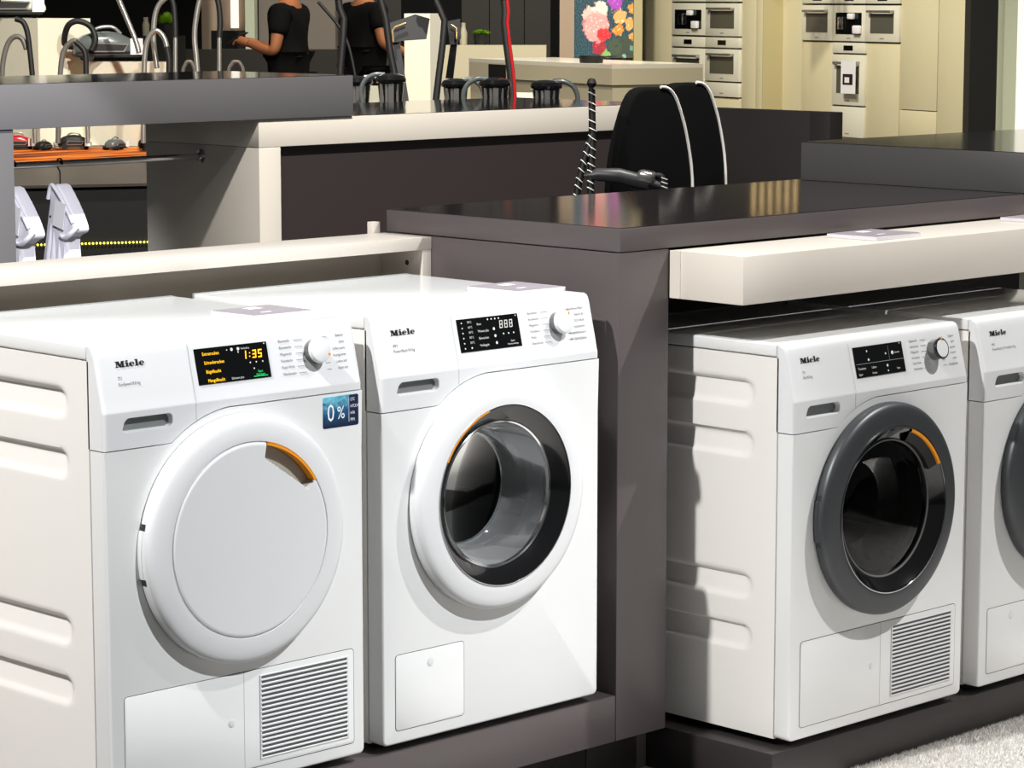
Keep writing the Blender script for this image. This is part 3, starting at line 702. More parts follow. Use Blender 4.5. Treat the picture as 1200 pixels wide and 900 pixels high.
        lathe('flap_button', [(0.0075, 0.0), (0.0072, -0.0016), (0.006, -0.002), (0, -0.0021)], 'plastic', f, 24, 'y', (0.272, 0, 0.1187))
    else:
        f = flap(0.032, 0.2135, 0.0265, 0.1765, 'lower_flap')
        lathe('flap_button', [(0.0085, 0.0), (0.0082, -0.0016), (0.006, -0.002), (0, -0.0021)], 'plastic', f, 24, 'y', (0.124, 0, 0.150))
    for fx in (0.05, W-0.05):
        for fy in (0.07, D-0.06):
            lathe('foot', [(0, -0.018), (0.022, -0.018), (0.022, -0.010), (0.012, -0.008), (0.012, 0.004)], 'foot', R, 20, 'z', (fx, fy, 0))
    for ch in R.children:
        ch.location.z += 0.018
    return R

LX2 = W+0.0481
m1 = make_machine('tumble_dryer', 'white tumble dryer with a solid white door and blue zero percent sticker', (0, 0, PL), True, 'solid', 'T1', 'EcoSpeed 8.0 kg',
    ('Baumwolle', 'Buntwäsche', 'Pflegeleicht', 'Feinwäsche', 'Finish Wolle', 'Oberhemden'), ('Express', 'Jeans', 'Lüften warm', 'Imprägnieren', 'Lüften kalt', 'Korb kalt'), 'dryer_on')
m2 = make_machine('washing_machine', 'white washing machine with a white-ringed glass porthole, next to the taupe pier', (LX2, 0, PL), False, 'white', 'W1', 'PowerWash 9.0 kg',
    ('Baumwolle', 'Buntwäsche', 'Pflegeleicht', 'Feinwäsche', 'Wolle', 'Oberhemden'), ('QuickPowerWash', 'Express 20', 'ECO 40-60', 'Imprägnieren', 'Pumpen/Schleudern', 'Nur Spülen/Stärken'), 'washer')
X3, Y3 = 1.5425, -0.2673
m3 = make_machine('tumble_dryer', 'white tumble dryer with a dark grey ringed glass door under the box shelf', (X3, Y3, PR), True, 'dark', 'T1', 'Eco 8.0 kg',
    ('Baumwolle', 'Buntwäsche', 'Pflegeleicht', 'Feinwäsche', 'Finish Wolle', 'Oberhemden'), ('Hygiene', 'Jeans', 'Express', 'Outdoor', 'Lüften', 'Imprägnieren'), 'dryer_off')
m4 = make_machine('washing_machine', 'white washing machine with a dark grey door, right of the dark-doored dryer', (X3+W+0.0627, Y3, PR), False, 'dark', 'W1', 'PowerWash 2.0 TwinDos 9 kg',
    ('Baumwolle', 'Buntwäsche', 'Pflegeleicht', 'Feinwäsche', 'Wolle', 'Oberhemden'), ('QuickPowerWash', 'Express 20', 'ECO 40-60', 'Imprägnieren', 'Pumpen/Schleudern', 'Nur Spülen/Stärken'), 'washer')
# sticker on the first dryer
stk = plate('energy_sticker', rrect(0.4985, 0.5862, 0.6402, 0.6995, 0.004), -0.0007, 0.0004, 'sticker', m1); stk.location.z = 0.018
plate('sticker_column', rrect(0.5625, 0.5855, 0.641, 0.6987, 0.003), -0.0009, -0.0006, 'stickerdark', stk)
FM = lambda x, z: Matrix.Translation((x, -0.0012, z)) @ Matrix.Rotation(PI/2, 4, 'X')
text('sticker_print', '0', 0.047, 'label', stk, FM(0.5080, 0.6530), sx=0.80); text('sticker_print', '%', 0.034, 'label', stk, FM(0.5325, 0.6560), sx=0.85)
for k, s_ in enumerate(('CFC', 'HFCKW', 'HFA', 'PFM')): text('sticker_print', s_, 0.0085, 'label', stk, FM(0.5655, 0.6872-0.0128*k), sx=0.72)
box('sticker_rule', 0.5618, 0.5624, -0.0012, -0.0008, 0.648, 0.694, 'label', stk)

# acrylic information cards
def card(p, wx, wy, rz, label):
    r = thing('information_card', p, label, 'card', 'acrylic information cards', rz)
    box('acrylic_block', -wx/2, wx/2, -wy/2, wy/2, 0.0, 0.009, 'acrylic', r, 0.001)
    box('printed_sheet', -wx/2+0.004, wx/2-0.004, -wy/2+0.004, wy/2-0.004, 0.0093, 0.0097, 'cardprint', r)
    box('printed_emblem', -0.012, 0.02, 0.02, 0.045, 0.0098, 0.0100, 'label', r); box('printed_line', -0.03, -0.005, -0.035, -0.028, 0.0098, 0.0100, 'label', r)
    return r
ZT = PL+0.018+H
card((0.515, 0.195, ZT), 0.148, 0.130, 0.03, 'clear acrylic information card lying on the solid-door dryer')
card((1.165, 0.165, ZT), 0.14, 0.148, 0.02, 'clear acrylic information card lying on the white washer beside the pier')
card((2.02, -0.092, 1.1395), 0.165, 0.135, 0.04, 'clear acrylic information card on the warm white box shelf above the dark-doored dryer')
card((2.665, -0.092, 1.1395), 0.165, 0.135, 0.04, 'clear acrylic information card on the white shelf near the charcoal counter block')

# ------------------------------------------------------------------ carpet
box_c = box('floor_carpet', 1.0, 3.8, -3.5, -0.262, 0.0, 0.012, 'carpet'); struct(box_c)
bm = bmesh.new()
for k in range(30000):
    x = random.uniform(1.75, 2.75); y = -0.2635-abs(random.gauss(0, 1))*0.0 - random.random()**1.6*0.55
    h = random.uniform(0.003, 0.010); a = random.uniform(0, PI); wd = 0.0014
    dx, dy = math.cos(a)*wd, math.sin(a)*wd; lx, ly = random.gauss(0, 0.003), random.gauss(0, 0.003)
    ly = min(ly, -0.2615-y)
    bm.faces.new([bm.verts.new(p) for p in ((x-dx, y-dy, 0.011), (x+dx, y+dy, 0.011), (x+lx, y+ly, 0.012+h))])
tag(finish('carpet_pile', bm, 'carpet', None, 0), 'pale grey carpet pile fraying along the dark plinth', 'carpet', kind='stuff')

# ------------------------------------------------------------------ middle counters with clothes rail
YA = 4.2
t = thing('bar_counter', (3.3, 4.6, 0), 'grey bar counter slab with a side leg over the hanging shirts', 'counter')
rel(t, 1.2, 4.222, YA-0.01, 5.0, 1.207, 1.363, 'slab', 'midgrey', 0.002)
rel(t, 1.201, 4.221, YA-0.009, 4.999, 1.363, 1.3645, 'glossy_top', 'midgreytop', 0)
rel(t, 2.25, 2.6655, YA, 4.9, 0.0, 1.206, 'leg', 'midgrey', 0.002)
t = thing('white_counter', (4.9, 4.6, 0), 'white framed counter with a dark brown front panel behind the ironing boards', 'counter')
rel(t, 3.76, 6.03, YA, 4.905, 1.1015, 1.2055, 'top_beam', 'midwhite', 0.002)
rel(t, 3.76, 3.8655, YA, 4.905, 0.0, 1.100, 'side_leg', 'midwhite', 0.002)
rel(t, 3.8655, 6.03, YA+0.03, YA+0.06, 0.0, 1.1015, 'front_panel', 'darkpanel', 0)
rel(t, 4.23, 6.02, YA+0.004, 5.15, 1.2055, 1.2075, 'glossy_top', 'midgreytop', 0)
t = thing('end_screen', (6.08, 4.1, 0), 'dark brown end panel of the white counter behind the two ironing boards', 'counter')
rel(t, 6.035, 6.115, 3.41, 5.0, 0.0, 1.193, 'block', 'deepbrown', 0.002)
rel(t, 6.033, 6.118, 3.303, 3.408, 0.0, 1.193, 'end_frame', 'deepbrown', 0.002)
# rail
t = thing('clothes_rail', (3.2, 4.551, 1.06), 'chrome clothes rail fixed to the side of the white counter', 'rail')
rz_ = onx(236, 183, 3.76).z
tube('bar', [(-0.534, 0, rz_-1.06), (0.56, 0, rz_-1.06)], 0.0125, 'chrome', t, 16, False)
lathe('flange', [(0, 0), (0.028, 0), (0.028, 0.006), (0.014, 0.010), (0.014, 0.02)], 'chrome', t, 24).location = (0.56, 0, rz_-1.06)
t.children[-1].rotation_euler = (0, 0, PI/2)
# shirts
def shirt(xw, label, lean, sc=1.0):
    r = thing('shirt', (xw, 4.551, rz_), label, 'shirt', 'white shirts on the clothes rail', -PI/2+lean)
    zc = -0.075
    out = [(0.0, 0.0), (0.022, -0.006), (0.045, -0.03), (0.075, -0.065), (0.105, -0.105), (0.128, -0.145), (0.133, -0.160), (0.126, -0.172), (0.098, -0.182), (0.078, -0.192), (0.074, -0.215), (0.080, -0.27), (0.086, -0.36), (0.09, -0.48), (0.02, -0.49), (-0.06, -0.485), (-0.128, -0.48), (-0.108, -0.38), (-0.088, -0.29), (-0.066, -0.20), (-0.048, -0.12), (-0.034, -0.065), (-0.022, -0.02)]
    out = [(x*sc, z*sc+zc) for x, z in out]
    bm = bmesh.new(); add_plate(bm, out, -0.03, 0.03, None, 0.016, 4); bm.faces.new([bm.verts.new((x, 0.03, z)) for x, z in out]); finish('body', bm, 'shirt', r, 50)
    # folds running down the front
    for k, (x0, x1, z0, z1) in enumerate(((-0.02, -0.075, -0.13, -0.47), (0.025, 0.02, -0.20, -0.475), (0.058, 0.062, -0.215, -0.475), (-0.005, -0.03, -0.16, -0.475))):
        bm = bmesh.new(); add_tube(bm, smooth_path([(x0*sc, -0.024, z0*sc+zc), ((x0*0.6+x1*0.4)*sc+0.004, -0.030, (z0*0.6+z1*0.4)*sc+zc), (x1*sc, -0.028, z1*sc+zc)], 5), [0.004+0.009*min(1, i/5) for i in range(11)], 10); finish('fold', bm, 'shirt', r, 60)
    # collar stand, folded shoulder yoke and short sleeve cuff
    bm = bmesh.new(); add_tube(bm, smooth_path([(-0.030*sc, -0.034, -0.055*sc+zc), (-0.006*sc, -0.036, -0.004*sc+zc), (0.024*sc, -0.036, -0.02*sc+zc), (0.066*sc, -0.034, -0.064*sc+zc), (0.118*sc, -0.03, -0.138*sc+zc)], 5), 0.008, 10); finish('collar', bm, 'shirt', r, 60)
    bm = bmesh.new(); add_tube(bm, smooth_path([(0.132*sc, -0.02, -0.150*sc+zc), (0.112*sc, -0.036, -0.176*sc+zc), (0.078*sc, -0.036, -0.192*sc+zc), (0.045*sc, -0.034, -0.186*sc+zc)], 5), [0.010]*16, 10); finish('sleeve_cuff', bm, 'shirt', r, 60)
    bm = bmesh.new(); add_box(bm, 0.016*sc, 0.082*sc, -0.043, -0.040, -0.158*sc+zc, -0.062*sc+zc, 0, 1, Matrix.Translation((0.05*sc, 0, -0.11*sc+zc)) @ Matrix.Rotation(0.22, 4, 'Y') @ Matrix.Translation((-0.05*sc, 0, 0.11*sc-zc))); finish('paper_tag', bm, 'label', r, 0)
    lathe('button', [(0, -0.034), (0.004, -0.034), (0.004, -0.030)], 'gap', r, 10, 'y', (-0.022*sc, 0, -0.12*sc+zc))
    tube('hanger', [(0.018, 0, -0.004), (0.014, 0, 0.012), (0, 0, 0.018), (-0.015, 0, 0.011), (-0.018, 0, -0.006), (-0.006, 0, -0.024), (0, 0, -0.034), (0, 0, -0.09)], 0.003, 'black', r, 8)
    return r
xs2 = ony(70, 193, 4.551).x
shirt(xs2, 'white shirt with a paper tag hanging on its own in the middle of the rail', 0.0)
shirt(xs2-0.205, 'white shirt partly hidden behind the grey counter leg', 0.05, 1.06)

# ------------------------------------------------------------------ ironing boards
def ironing_board(p, label, rz):
    r = thing('ironing_board', (p.x, p.y, 0), label, 'ironing board', 'ironing boards behind the slab', rz)
    # outline in local (x, z): tapering upward
    prof = [(0.50, 0.186), (0.85, 0.186), (1.05, 0.182), (1.12, 0.177), (1.18, 0.166), (1.259, 0.144), (1.316, 0.120), (1.345, 0.105), (1.366, 0.089), (1.379, 0.072), (1.386, 0.052), (1.388, 0.03)]
    poly = [(hw, z) for z, hw in prof]+[(-hw, z) for z, hw in prof[::-1]]
    bm = bmesh.new(); add_plate(bm, poly, -0.02, 0.02, None, 0.012, 3)
    bm.faces.new([bm.verts.new((x, 0.02, z)) for x, z in poly]); bmesh.ops.remove_doubles(bm, verts=bm.verts[:], dist=1e-5); finish('padded_board', bm, 'blackfabric', r, 40)
    bm = bmesh.new(); add_tube(bm, smooth_path([(x*1.0, -0.019, z) for x, z in poly[:len(prof)]], 3), 0.005, 8); finish('piping', bm, 'whitecord', r, 60)
    for sx in (-1, 1):
        tube('leg', [(0.12*sx, 0.03, 0.95), (0.16*sx, 0.05, 0.012)], 0.013, 'greyplate', r, 10, False)
        tube('leg', [(0.12*sx, 0.04, 0.80), (0.16*sx, 0.26, 0.012)], 0.013, 'greyplate', r, 10, False)
    tube('cross_bar', [(-0.16, 0.05, 0.02), (0.16, 0.05, 0.02)], 0.012, 'greyplate', r, 10, False)
    return r
b1 = at(761, 160, 8.5); b2 = at(803, 160, 8.95)
RB = YAW+0.78
ironing_board(b1, 'black folded ironing board with white piping, in front of its twin', RB)
ironing_board(b2, 'black folded ironing board with white piping, partly hidden behind another board', RB)
# striped power cord on a holder plus steam iron handle
ps = at(693, 160, 8.2)
t = thing('steam_station', (ps.x, ps.y, 0), 'steam iron station with a black and white striped cord on an upright holder', 'steam iron')
zt_ = at(693, 97, 8.2).z; L0 = Vector((ps.x, ps.y, 0))
tube('cord_holder', [FWH*0.035+Vector((0, 0, 0.98)), FWH*0.035+Vector((0, 0, zt_))], 0.0075, 'black', t, 10, False)
lathe('holder_knob', [(0, -0.015), (0.010, -0.012), (0.015, 0), (0.010, 0.012), (0, 0.015)], 'black', t, 20, 'z', (0, 0, zt_))
def cord(path, nm):
    P_ = smooth_path(path, 10); tube(nm, path, 0.0105, 'black', t, 10, True, 10)
    L = 0; bm = bmesh.new(); nxt = 0.02
    for i in range(len(P_)-1):
        L += (P_[i+1]-P_[i]).length
        if L > nxt:
            nxt += 0.026; tt = (P_[i+1]-P_[i]).normalized(); sd = tt.cross(Vector((FW.x, FW.y, 0))).normalized(); q = []
            for k in range(13):
                a = -PI*0.9+PI*1.8*k/12; bx_ = tt.cross(sd).normalized()
                q.append(P_[i]+sd*math.cos(a)*0.0112+bx_*math.sin(a)*0.0112+tt*(0.006*math.cos(a)))
            add_tube(bm, q, 0.0016, 5)
    finish('cord_stripe', bm, 'whitecord', t, 60)
cp = lambda u, v, dd=8.2: at(u, v, dd)-L0
cord([cp(693.5, 105), cp(694, 140), cp(694.5, 160), cp(693, 190), cp(692, 228), cp(692, 245)], 'cord')
cord([cp(695, 155), cp(689, 175), cp(683, 195), cp(677, 222), cp(675, 245)], 'cord')
tube('iron_rest', [cp(684, 206), cp(700, 204.5), cp(725, 206), cp(748, 212), cp(776, 221)], [0.006, 0.02, 0.024, 0.024, 0.016], 'greyplate', t, 10, False)
bm = bmesh.new(); c0 = cp(692, 230); add_box(bm, c0.x-0.03, c0.x+0.26, c0.y-0.30, c0.y+0.06, 0.80, 1.06, 0.02, 3); finish('water_tank', bm, 'black', t)
for px, py in ((0.0, 0.0), (0.2, -0.2)): tube('stand_leg', [(c0.x+px, c0.y+py, 0.81), (c0.x+px, c0.y+py, 0.0)], 0.015, 'greyplate', t, 8, False)
ir = at(758, 207, 8.1)
bm = bmesh.new(); add_box(bm, -0.027, 0.027, -0.03, 0.03, -0.018, 0.018, 0.012, 3, Matrix.Translation(ir-L0) @ Matrix.Rotation(YAW-0.2, 4, 'Z') @ Matrix.Rotation(0.2, 4, 'Y')); finish('iron_grip', bm, 'ironsilver', t, 50)
tube('grip_cord', [cp(768, 206, 8.1), cp(776, 208, 8.1), cp(779, 222, 8.1), cp(779, 235, 8.1)], 0.010, 'black', t, 10)
bm = bmesh.new()
for v_ in (209, 214, 219): 
    p_ = cp(778.5, v_, 8.09); add_tube(bm, [p_+RT*-0.009+Vector((0, 0, 0.003))-FWH*0.008, p_-FWH*0.012, p_+RT*0.009-Vector((0, 0, 0.003))-FWH*0.008], 0.0016, 5)
finish('cord_stripe', bm, 'whitecord', t, 60)

# ------------------------------------------------------------------ vacuum cleaner platform
ZP = 0.83
def poly_prism(name, pts, z0, z1, m, parent=None):
    bm = bmesh.new(); a = [bm.verts.new((p.x, p.y, z0)) for p in pts]; b = [bm.verts.new((p.x, p.y, z1)) for p in pts]
    bm.faces.new(a[::-1]); bm.faces.new(b)
    for i in range(len(a)): j = (i+1) % len(a); bm.faces.new((a[i], a[j], b[j], b[i]))
    return finish(name, bm, m, parent, 20)
f0, f1, g1, g0 = onz(-60, 219.5, ZP), onz(700, 204, ZP), onz(700, 161, ZP), onz(-60, 161, ZP)
ctr = (f0+f1+g0+g1)/4; ctr.z = 0
t = thing('display_platform', ctr, 'black gloss display platform with a yellow light strip carrying the vacuum cleaners', 'platform')
def loc_(p): q = p-ctr; return Vector((q.x, q.y, 0))
lerp = lambda a, b, k: a+(b-a)*k
poly_prism('base', [loc_(lerp(f0, g0, 0.004)), loc_(lerp(f1, g1, 0.004)), loc_(g1), loc_(g0)], 0, ZP-0.012, 'black', t)
poly_prism('gloss_top', [loc_(f0), loc_(f1), loc_(g1), loc_(g0)], ZP-0.012, ZP, 'streak', t)
poly_prism('orange_reflection', [loc_(onz(-60, 192, ZP)), loc_(onz(700, 186, ZP)), loc_(onz(700, 171.5, ZP)), loc_(onz(-60, 172.5, ZP))], ZP, ZP+0.001, 'orangereflection', t)  # thin sheet coloured as the orange reflection on the top
poly_prism('white_edge', [loc_(onz(-60, 170.5, ZP)), loc_(onz(700, 169.5, ZP)), loc_(g1), loc_(g0)], ZP, ZP+0.001, 'whitebox', t)
bm = bmesh.new(); dirf = (f1-f0).normalized(); nf = Vector((dirf.y, -dirf.x, 0)); zl_ = 0.60
for k in range(64):
    p = loc_(f0)+dirf*(0.02+k*0.0165); p.z = 0.565; p += nf*0.004
    bmesh.ops.create_icosphere(bm, subdivisions=1, radius=0.0055, matrix=Matrix.Translation(p))
finish('light_strip', bm, 'ledyellow', t, 60)

GV = 'vacuum cleaners on the display platform'
def onp(u, dep, z=ZP+0.0015): 
    p = at(u, 100, dep); return Vector((p.x, p.y, z))
def wbox(name, u0, uc, u1, vtop, dep, z0, m, label, cat='display box', depth_=0.4, face=0.6):
    """upright box whose near vertical edge stands at column uc"""
    p = at(uc, vtop, dep); wl = (uc-u0)*dep/FPX/math.cos(face); wr = (u1-uc)*dep/FPX/math.sin(face) if u1 > uc else depth_
    r = thing(name, (p.x, p.y, z0), label, cat)
    a = RT*(-math.cos(face))+FWH*math.sin(face); b = RT*math.sin(face)+FWH*math.cos(face)
    pts = [Vector((0, 0, 0)), b*wr, b*wr+a*wl, a*wl]
    poly_prism('box', pts, 0, p.z-z0-0.004, m, r); poly_prism('top_board', pts, p.z-z0-0.004, p.z-z0, m, r)
    return r
wbox('display_box', -60, 44, 97, 22, 15.35, ZP+0.0015, 'whitebox', 'tall white display box with a canister vacuum on top', face=0.75)
lowb = wbox('display_box', 97, 180, 196, 73, 15.25, ZP+0.0015, 'whitebox', 'low white display box under the slate grey canister vacuum', face=0.5)
def pipe(nm, pts, r, m, parent, L0, sub=6): return tube(nm, [at(u, v, dd)-L0 for u, v, dd in pts], r, m, parent, 8, True, sub)

def canister(p, rz, m, label, sc=1.0, chrome=False, hose=True):
    r = thing('canister_vacuum', p, label, 'vacuum cleaner', GV, rz)
    bm = bmesh.new(); n = 28; rings = []
    sec = [(-0.25, 0.060, 0.055, 0.115), (-0.235, 0.095, 0.05, 0.145), (-0.18, 0.125, 0.045, 0.185), (-0.10, 0.135, 0.045, 0.212), (0.0, 0.137, 0.045, 0.218), (0.08, 0.133, 0.045, 0.205), (0.15, 0.122, 0.048, 0.172), (0.21, 0.10, 0.05, 0.135), (0.245, 0.075, 0.055, 0.108), (0.255, 0.05, 0.06, 0.09)]
    for x, hw, z0, z1 in sec:
        ring = []
        for k in range(n):
            a = 2*PI*k/n; c_, s_ = math.cos(a), math.sin(a); e = 0.55
            ring.append(bm.verts.new((x*sc, hw*sc*math.copysign(abs(c_)**e, c_)*(1-0.18*max(0, s_)), ((z0+z1)/2+(z1-z0)/2*math.copysign(abs(s_)**e, s_))*sc)))
        rings.append(ring)
    for j in range(len(sec)-1):
        for k in range(n): bm.faces.new((rings[j][k], rings[j][(k+1) % n], rings[j+1][(k+1) % n], rings[j+1][k]))
    bm.faces.new(rings[0]); bm.faces.new(rings[-1][::-1]); finish('shell', bm, m, r, 50)
    box('bumper', -0.24*sc, 0.235*sc, -0.143*sc, 0.143*sc, 0.030*sc, 0.062*sc, 'black', r, 0.02*sc, 3)
    def ventpoly(g): return [((-0.13-g)*sc, (0.078-g)*sc), ((0.10+g)*sc, (0.078-g)*sc), ((0.13+g)*sc, (0.118+g)*sc), ((-0.09-g)*sc, (0.128+g)*sc)]
    plate('vent_frame', ventpoly(0.010), -0.141*sc, -0.125*sc, 'silver', r); plate('side_vent', ventpoly(0.0), -0.1425*sc, -0.139*sc, 'gap', r)
    for dx, dy in ((-0.15, -0.125), (-0.15, 0.125), (0.17, 0.0)):
        lathe('wheel', [(0, -0.014), (0.043*sc, -0.014), (0.045*sc, -0.008), (0.045*sc, 0.008), (0.043*sc, 0.014), (0, 0.014)], 'foot', r, 20, 'y', (dx*sc, dy*sc, 0.045*sc))
    tube('carry_handle', [(-0.11*sc, 0, 0.205*sc), (-0.06*sc, 0, 0.240*sc), (0.04*sc, 0, 0.245*sc), (0.10*sc, 0, 0.195*sc)], 0.013*sc, 'chrome' if chrome else 'silver', r, 8)
    box('price_tag', 0.15*sc, 0.24*sc, -0.152*sc, -0.149*sc, 0.05*sc, 0.165*sc, 'label', r)
    if hose: tube('hose', [(-0.24*sc, 0, 0.10*sc), (-0.31*sc, -0.05*sc, 0.13*sc), (-0.29*sc, -0.10*sc, 0.25*sc), (-0.22*sc, -0.12*sc, 0.29*sc), (-0.13*sc, -0.13*sc, 0.25*sc), (-0.10*sc, -0.16*sc, 0.16*sc), (-0.13*sc, -0.165*sc, 0.08*sc)], 0.022*sc, 'black', r, 10)
    return r
zlow_ = at(180, 73, 15.25).z; p = at(126, 73, 15.5)
cv = canister(Vector((p.x, p.y, zlow_)), YAW+0.25, 'slategrey', 'slate grey canister vacuum with a black hose on the low white box', 0.78)
p2 = at(150, 60, 14.25); tb = at(141, 64, 14.2)-Vector((p.x, p.y, zlow_))
p = at(14, 22, 15.65); canister(Vector((p.x, p.y, at(44, 22, 15.35).z)), YAW+0.2, 'whitebox', 'pale canister vacuum standing on the tall white display box', 0.75)
# vacuums with hoses standing on the platform
def wand(uvs_black, uvs_silver, uvs_hose, dep, label, ubase, body='black', hose='hose', sc=0.36):
    base = onp(ubase, dep+0.10)
    r = canister(base, YAW+0.15, body, label, sc, hose=False)
    inv = r.matrix_basis.inverted() if False else (Matrix.Translation(base) @ Matrix.Rotation(r.rotation_euler.z, 4, 'Z')).inverted()
    def pp(nm, uv, rr, m, dd=0):
        if uv: tube(nm, [inv @ at(u, v, dep+dd) for u, v in uv], rr, m, r, 8)
    pp('wand_handle', uvs_black, 0.0155, 'black'); pp('wand_tube', uvs_silver, 0.0115, 'silver')
    for k, h in enumerate(uvs_hose): pp('hose', h, 0.0145, hose, 0.02)
    return r
wand([(18, 22), (27, 26), (32, 38), (35, 60), (38, 90)], [(38, 88), (40, 130), (41, 168)], [[(1, 168), (2, 100), (4, 70), (10, 50), (18, 43), (26, 46), (31, 58)]], 14.95, 'red vacuum with a looped hose in front of the tall white box', 20, 'red')
wand([(88, 49), (95, 55), (100, 64), (101, 90)], [(101, 88), (102, 130), (103, 168)], [[(68, 168), (70, 100), (73, 66), (80, 52), (89, 48), (97, 56)]], 14.95, 'black vacuum with a looped hose in front of the slate grey canister', 86)
wand([(195, 55), (198, 70), (198, 90)], [(198, 88), (198, 168)], [[(168, 168), (169, 80), (172, 50), (179, 38), (186, 37), (193, 46), (197, 62)]], 14.85, 'vacuum with a silver looped hose next to the low white box', 180, hose='silver')
wand([(196, -12), (203, 4), (205, 25), (205.5, 44)], [(205.5, 44), (205.5, 110), (206, 165)], [[(184, 80), (180, 50), (181, 22), (186, 6), (196, -4)], [(163, 62), (158, 45), (147, 18), (136, -8)]], 15.0, 'vacuum with a tall silver tube and grey hose, next to the lime plant', 200, 'red', 'silver')
wand([(250, -14), (256, 4), (258, 25), (257, 44)], [(257, 44), (257, 110), (257, 165)], [[(234, 165), (231, 80), (228, 45), (230, 20), (236, -6), (246, -16)]], 15.0, 'vacuum with a tall straight silver tube and a steep hose arch', 254, 'black', 'silver')
for ua, ub, dep_, lb in ((214, 229, 14.9, 'small grey hose loop beside the straight silver tube'), (267, 286, 14.9, 'small grey hose loop near the visitor with the phone')):
    q = onp((ua+ub)/2, dep_); r = thing('hose_loop', q, lb, 'hose', 'loose hose loops')
    zt2 = at(ua, 72, dep_).z-q.z; wd = (ub-ua)*dep_/FPX/2
    tube('hose', [RT*-wd+Vector((0, 0, 0.01)), RT*-wd+Vector((0, 0, zt2*0.8)), RT*-wd*0.5+Vector((0, 0, zt2*0.97)), Vector((0, 0, zt2)), RT*wd*0.6+Vector((0, 0, zt2*0.97)), RT*wd+Vector((0, 0, zt2*0.8)), RT*wd+Vector((0, 0, 0.01))], 0.010, 'hose', r, 8)
# bodies seen under the bar counter
for u, mm, lb, sc in ((50, 'black', 'small black canister vacuum between the red vacuum and a looped hose', 0.22), (134, 'slategrey', 'grey canister vacuum at the back of the platform under the grey counter', 0.28)):
    q = onp(u, 14.98); canister(q, YAW+1.1, mm, lb, sc, hose=False)

# stick vacuums
def stick(path, dep, label, accents='gold', head=True, stripe=None, foot_u=None):
    u_, v_ = path[-1]; base = onp(foot_u if foot_u else u_, dep)
    r = thing('stick_vacuum', base, label, 'vacuum cleaner', 'stick vacuums on the platform')
    P_ = [at(u, v, dep)-base for u, v in path]
    tube('tube', P_, 0.017, 'black', r, 8, False)
    tube('lower_tube', [P_[-1], Vector((0, 0, 0.04))], 0.014, 'glossblack', r, 8, False)
    bm = bmesh.new(); add_box(bm, -0.12, 0.12, -0.05, 0.05, 0.0, 0.055, 0.015, 2, Matrix.Rotation(YAW+0.4, 4, 'Z')); finish('floor_nozzle', bm, 'glossblack', r)
    if stripe: tube('stripe', [p+RT*0.015-FWH*0.01 for p in P_], 0.008, stripe, r, 8, False)
    if head:
        a = P_[0]; hd_ = a+Vector((0, 0, 0.02))
        tube('grip', [hd_+RT*-0.04+Vector((0, 0, 0.02)), hd_+RT*-0.05+Vector((0, 0, 0.12)), hd_+RT*0.03+Vector((0, 0, 0.15)), hd_+RT*0.05+Vector((0, 0, 0.04)), hd_], 0.013, 'black', r, 8)
        bm = bmesh.new(); add_lathe(bm, [(0, -0.03), (0.03, -0.025), (0.036, 0), (0.03, 0.03), (0, 0.035)], 16, 'z', hd_); finish('motor_cup', bm, 'chrome', r, 40)
    return r, base, P_
stick([(396, -6), (398, 10), (403, 22), (402, 45), (399, 80), (397, 120)], 13.1, 'black stick vacuum standing near the end of the grey bar counter')
r, b_, P_ = stick([(444, -8), (452, 22), (457, 60), (464, 95), (469, 125)], 13.2, 'black stick vacuum with an angular head and rose gold trim')
def slab_px(nm, uvs, dep, th, m, parent, base):
    bm = bmesh.new(); f_ = [bm.verts.new(at(u, v, dep)-base) for u, v in uvs]; k_ = [bm.verts.new(at(u, v, dep)-base+FWH*th) for u, v in uvs]
    bm.faces.new(f_); bm.faces.new(k_[::-1])
    for i in range(len(f_)): j = (i+1) % len(f_); bm.faces.new((f_[i], f_[j], k_[j], k_[i]))
    return finish(nm, bm, m, parent, 20)
slab_px('angular_head', [(456, 27), (486, 17), (503, 22), (499, 46), (470, 48), (461, 50)], 13.2, 0.09, 'greyplate', r, b_)
tube('gold_trim', [at(u, v, 13.17)-b_ for u, v in ((461, 49), (460, 36), (463, 32), (476, 27))], 0.006, 'gold', r, 8, False)
slab_px('tube_body', [(460, 50), (468, 50), (479, 120), (470, 120)], 13.22, 0.05, 'greyplate', r, b_)
r, b_, P_ = stick([(507, -6), (514, 8), (521, 24), (519, 50), (514, 90), (510, 125)], 13.0, 'black stick vacuum with a dark green sheen beside the white display pillar')
slab_px('angular_head', [(524, 25), (539, 22), (540, 45), (534, 52), (527, 52)], 13.2, 0.08, 'black', r, b_)
tube('gold_trim', [at(u, v, 13.17)-b_ for u, v in ((529, 29), (535, 33), (535, 46))], 0.005, 'gold', r, 8, False)
slab_px('tube_body', [(528, 50), (536, 50), (531, 92), (522, 92)], 13.22, 0.05, 'glossblack', r, b_)
stick([(590, -6), (592, 12), (591, 27), (594, 55), (598, 85), (601, 125)], 13.0, 'black stick vacuum with a bright red stripe', stripe='red')
wbox('display_pillar', 473, 504, 519, 16, 13.9, ZP+0.0015, 'whitebox', 'tall white display pillar behind the angular stick vacuum', 'display pillar', face=0.55)
wbox('display_box', 598, 628, 632, 109, 13.8, ZP+0.0015, 'whitebox', 'low white display box by the red striped stick vacuum', face=0.4)
wbox('display_box', 414, 452, 456, 101, 13.6, ZP+0.0015, 'whitebox', 'white display box behind the chrome vacuum heads', face=0.4)
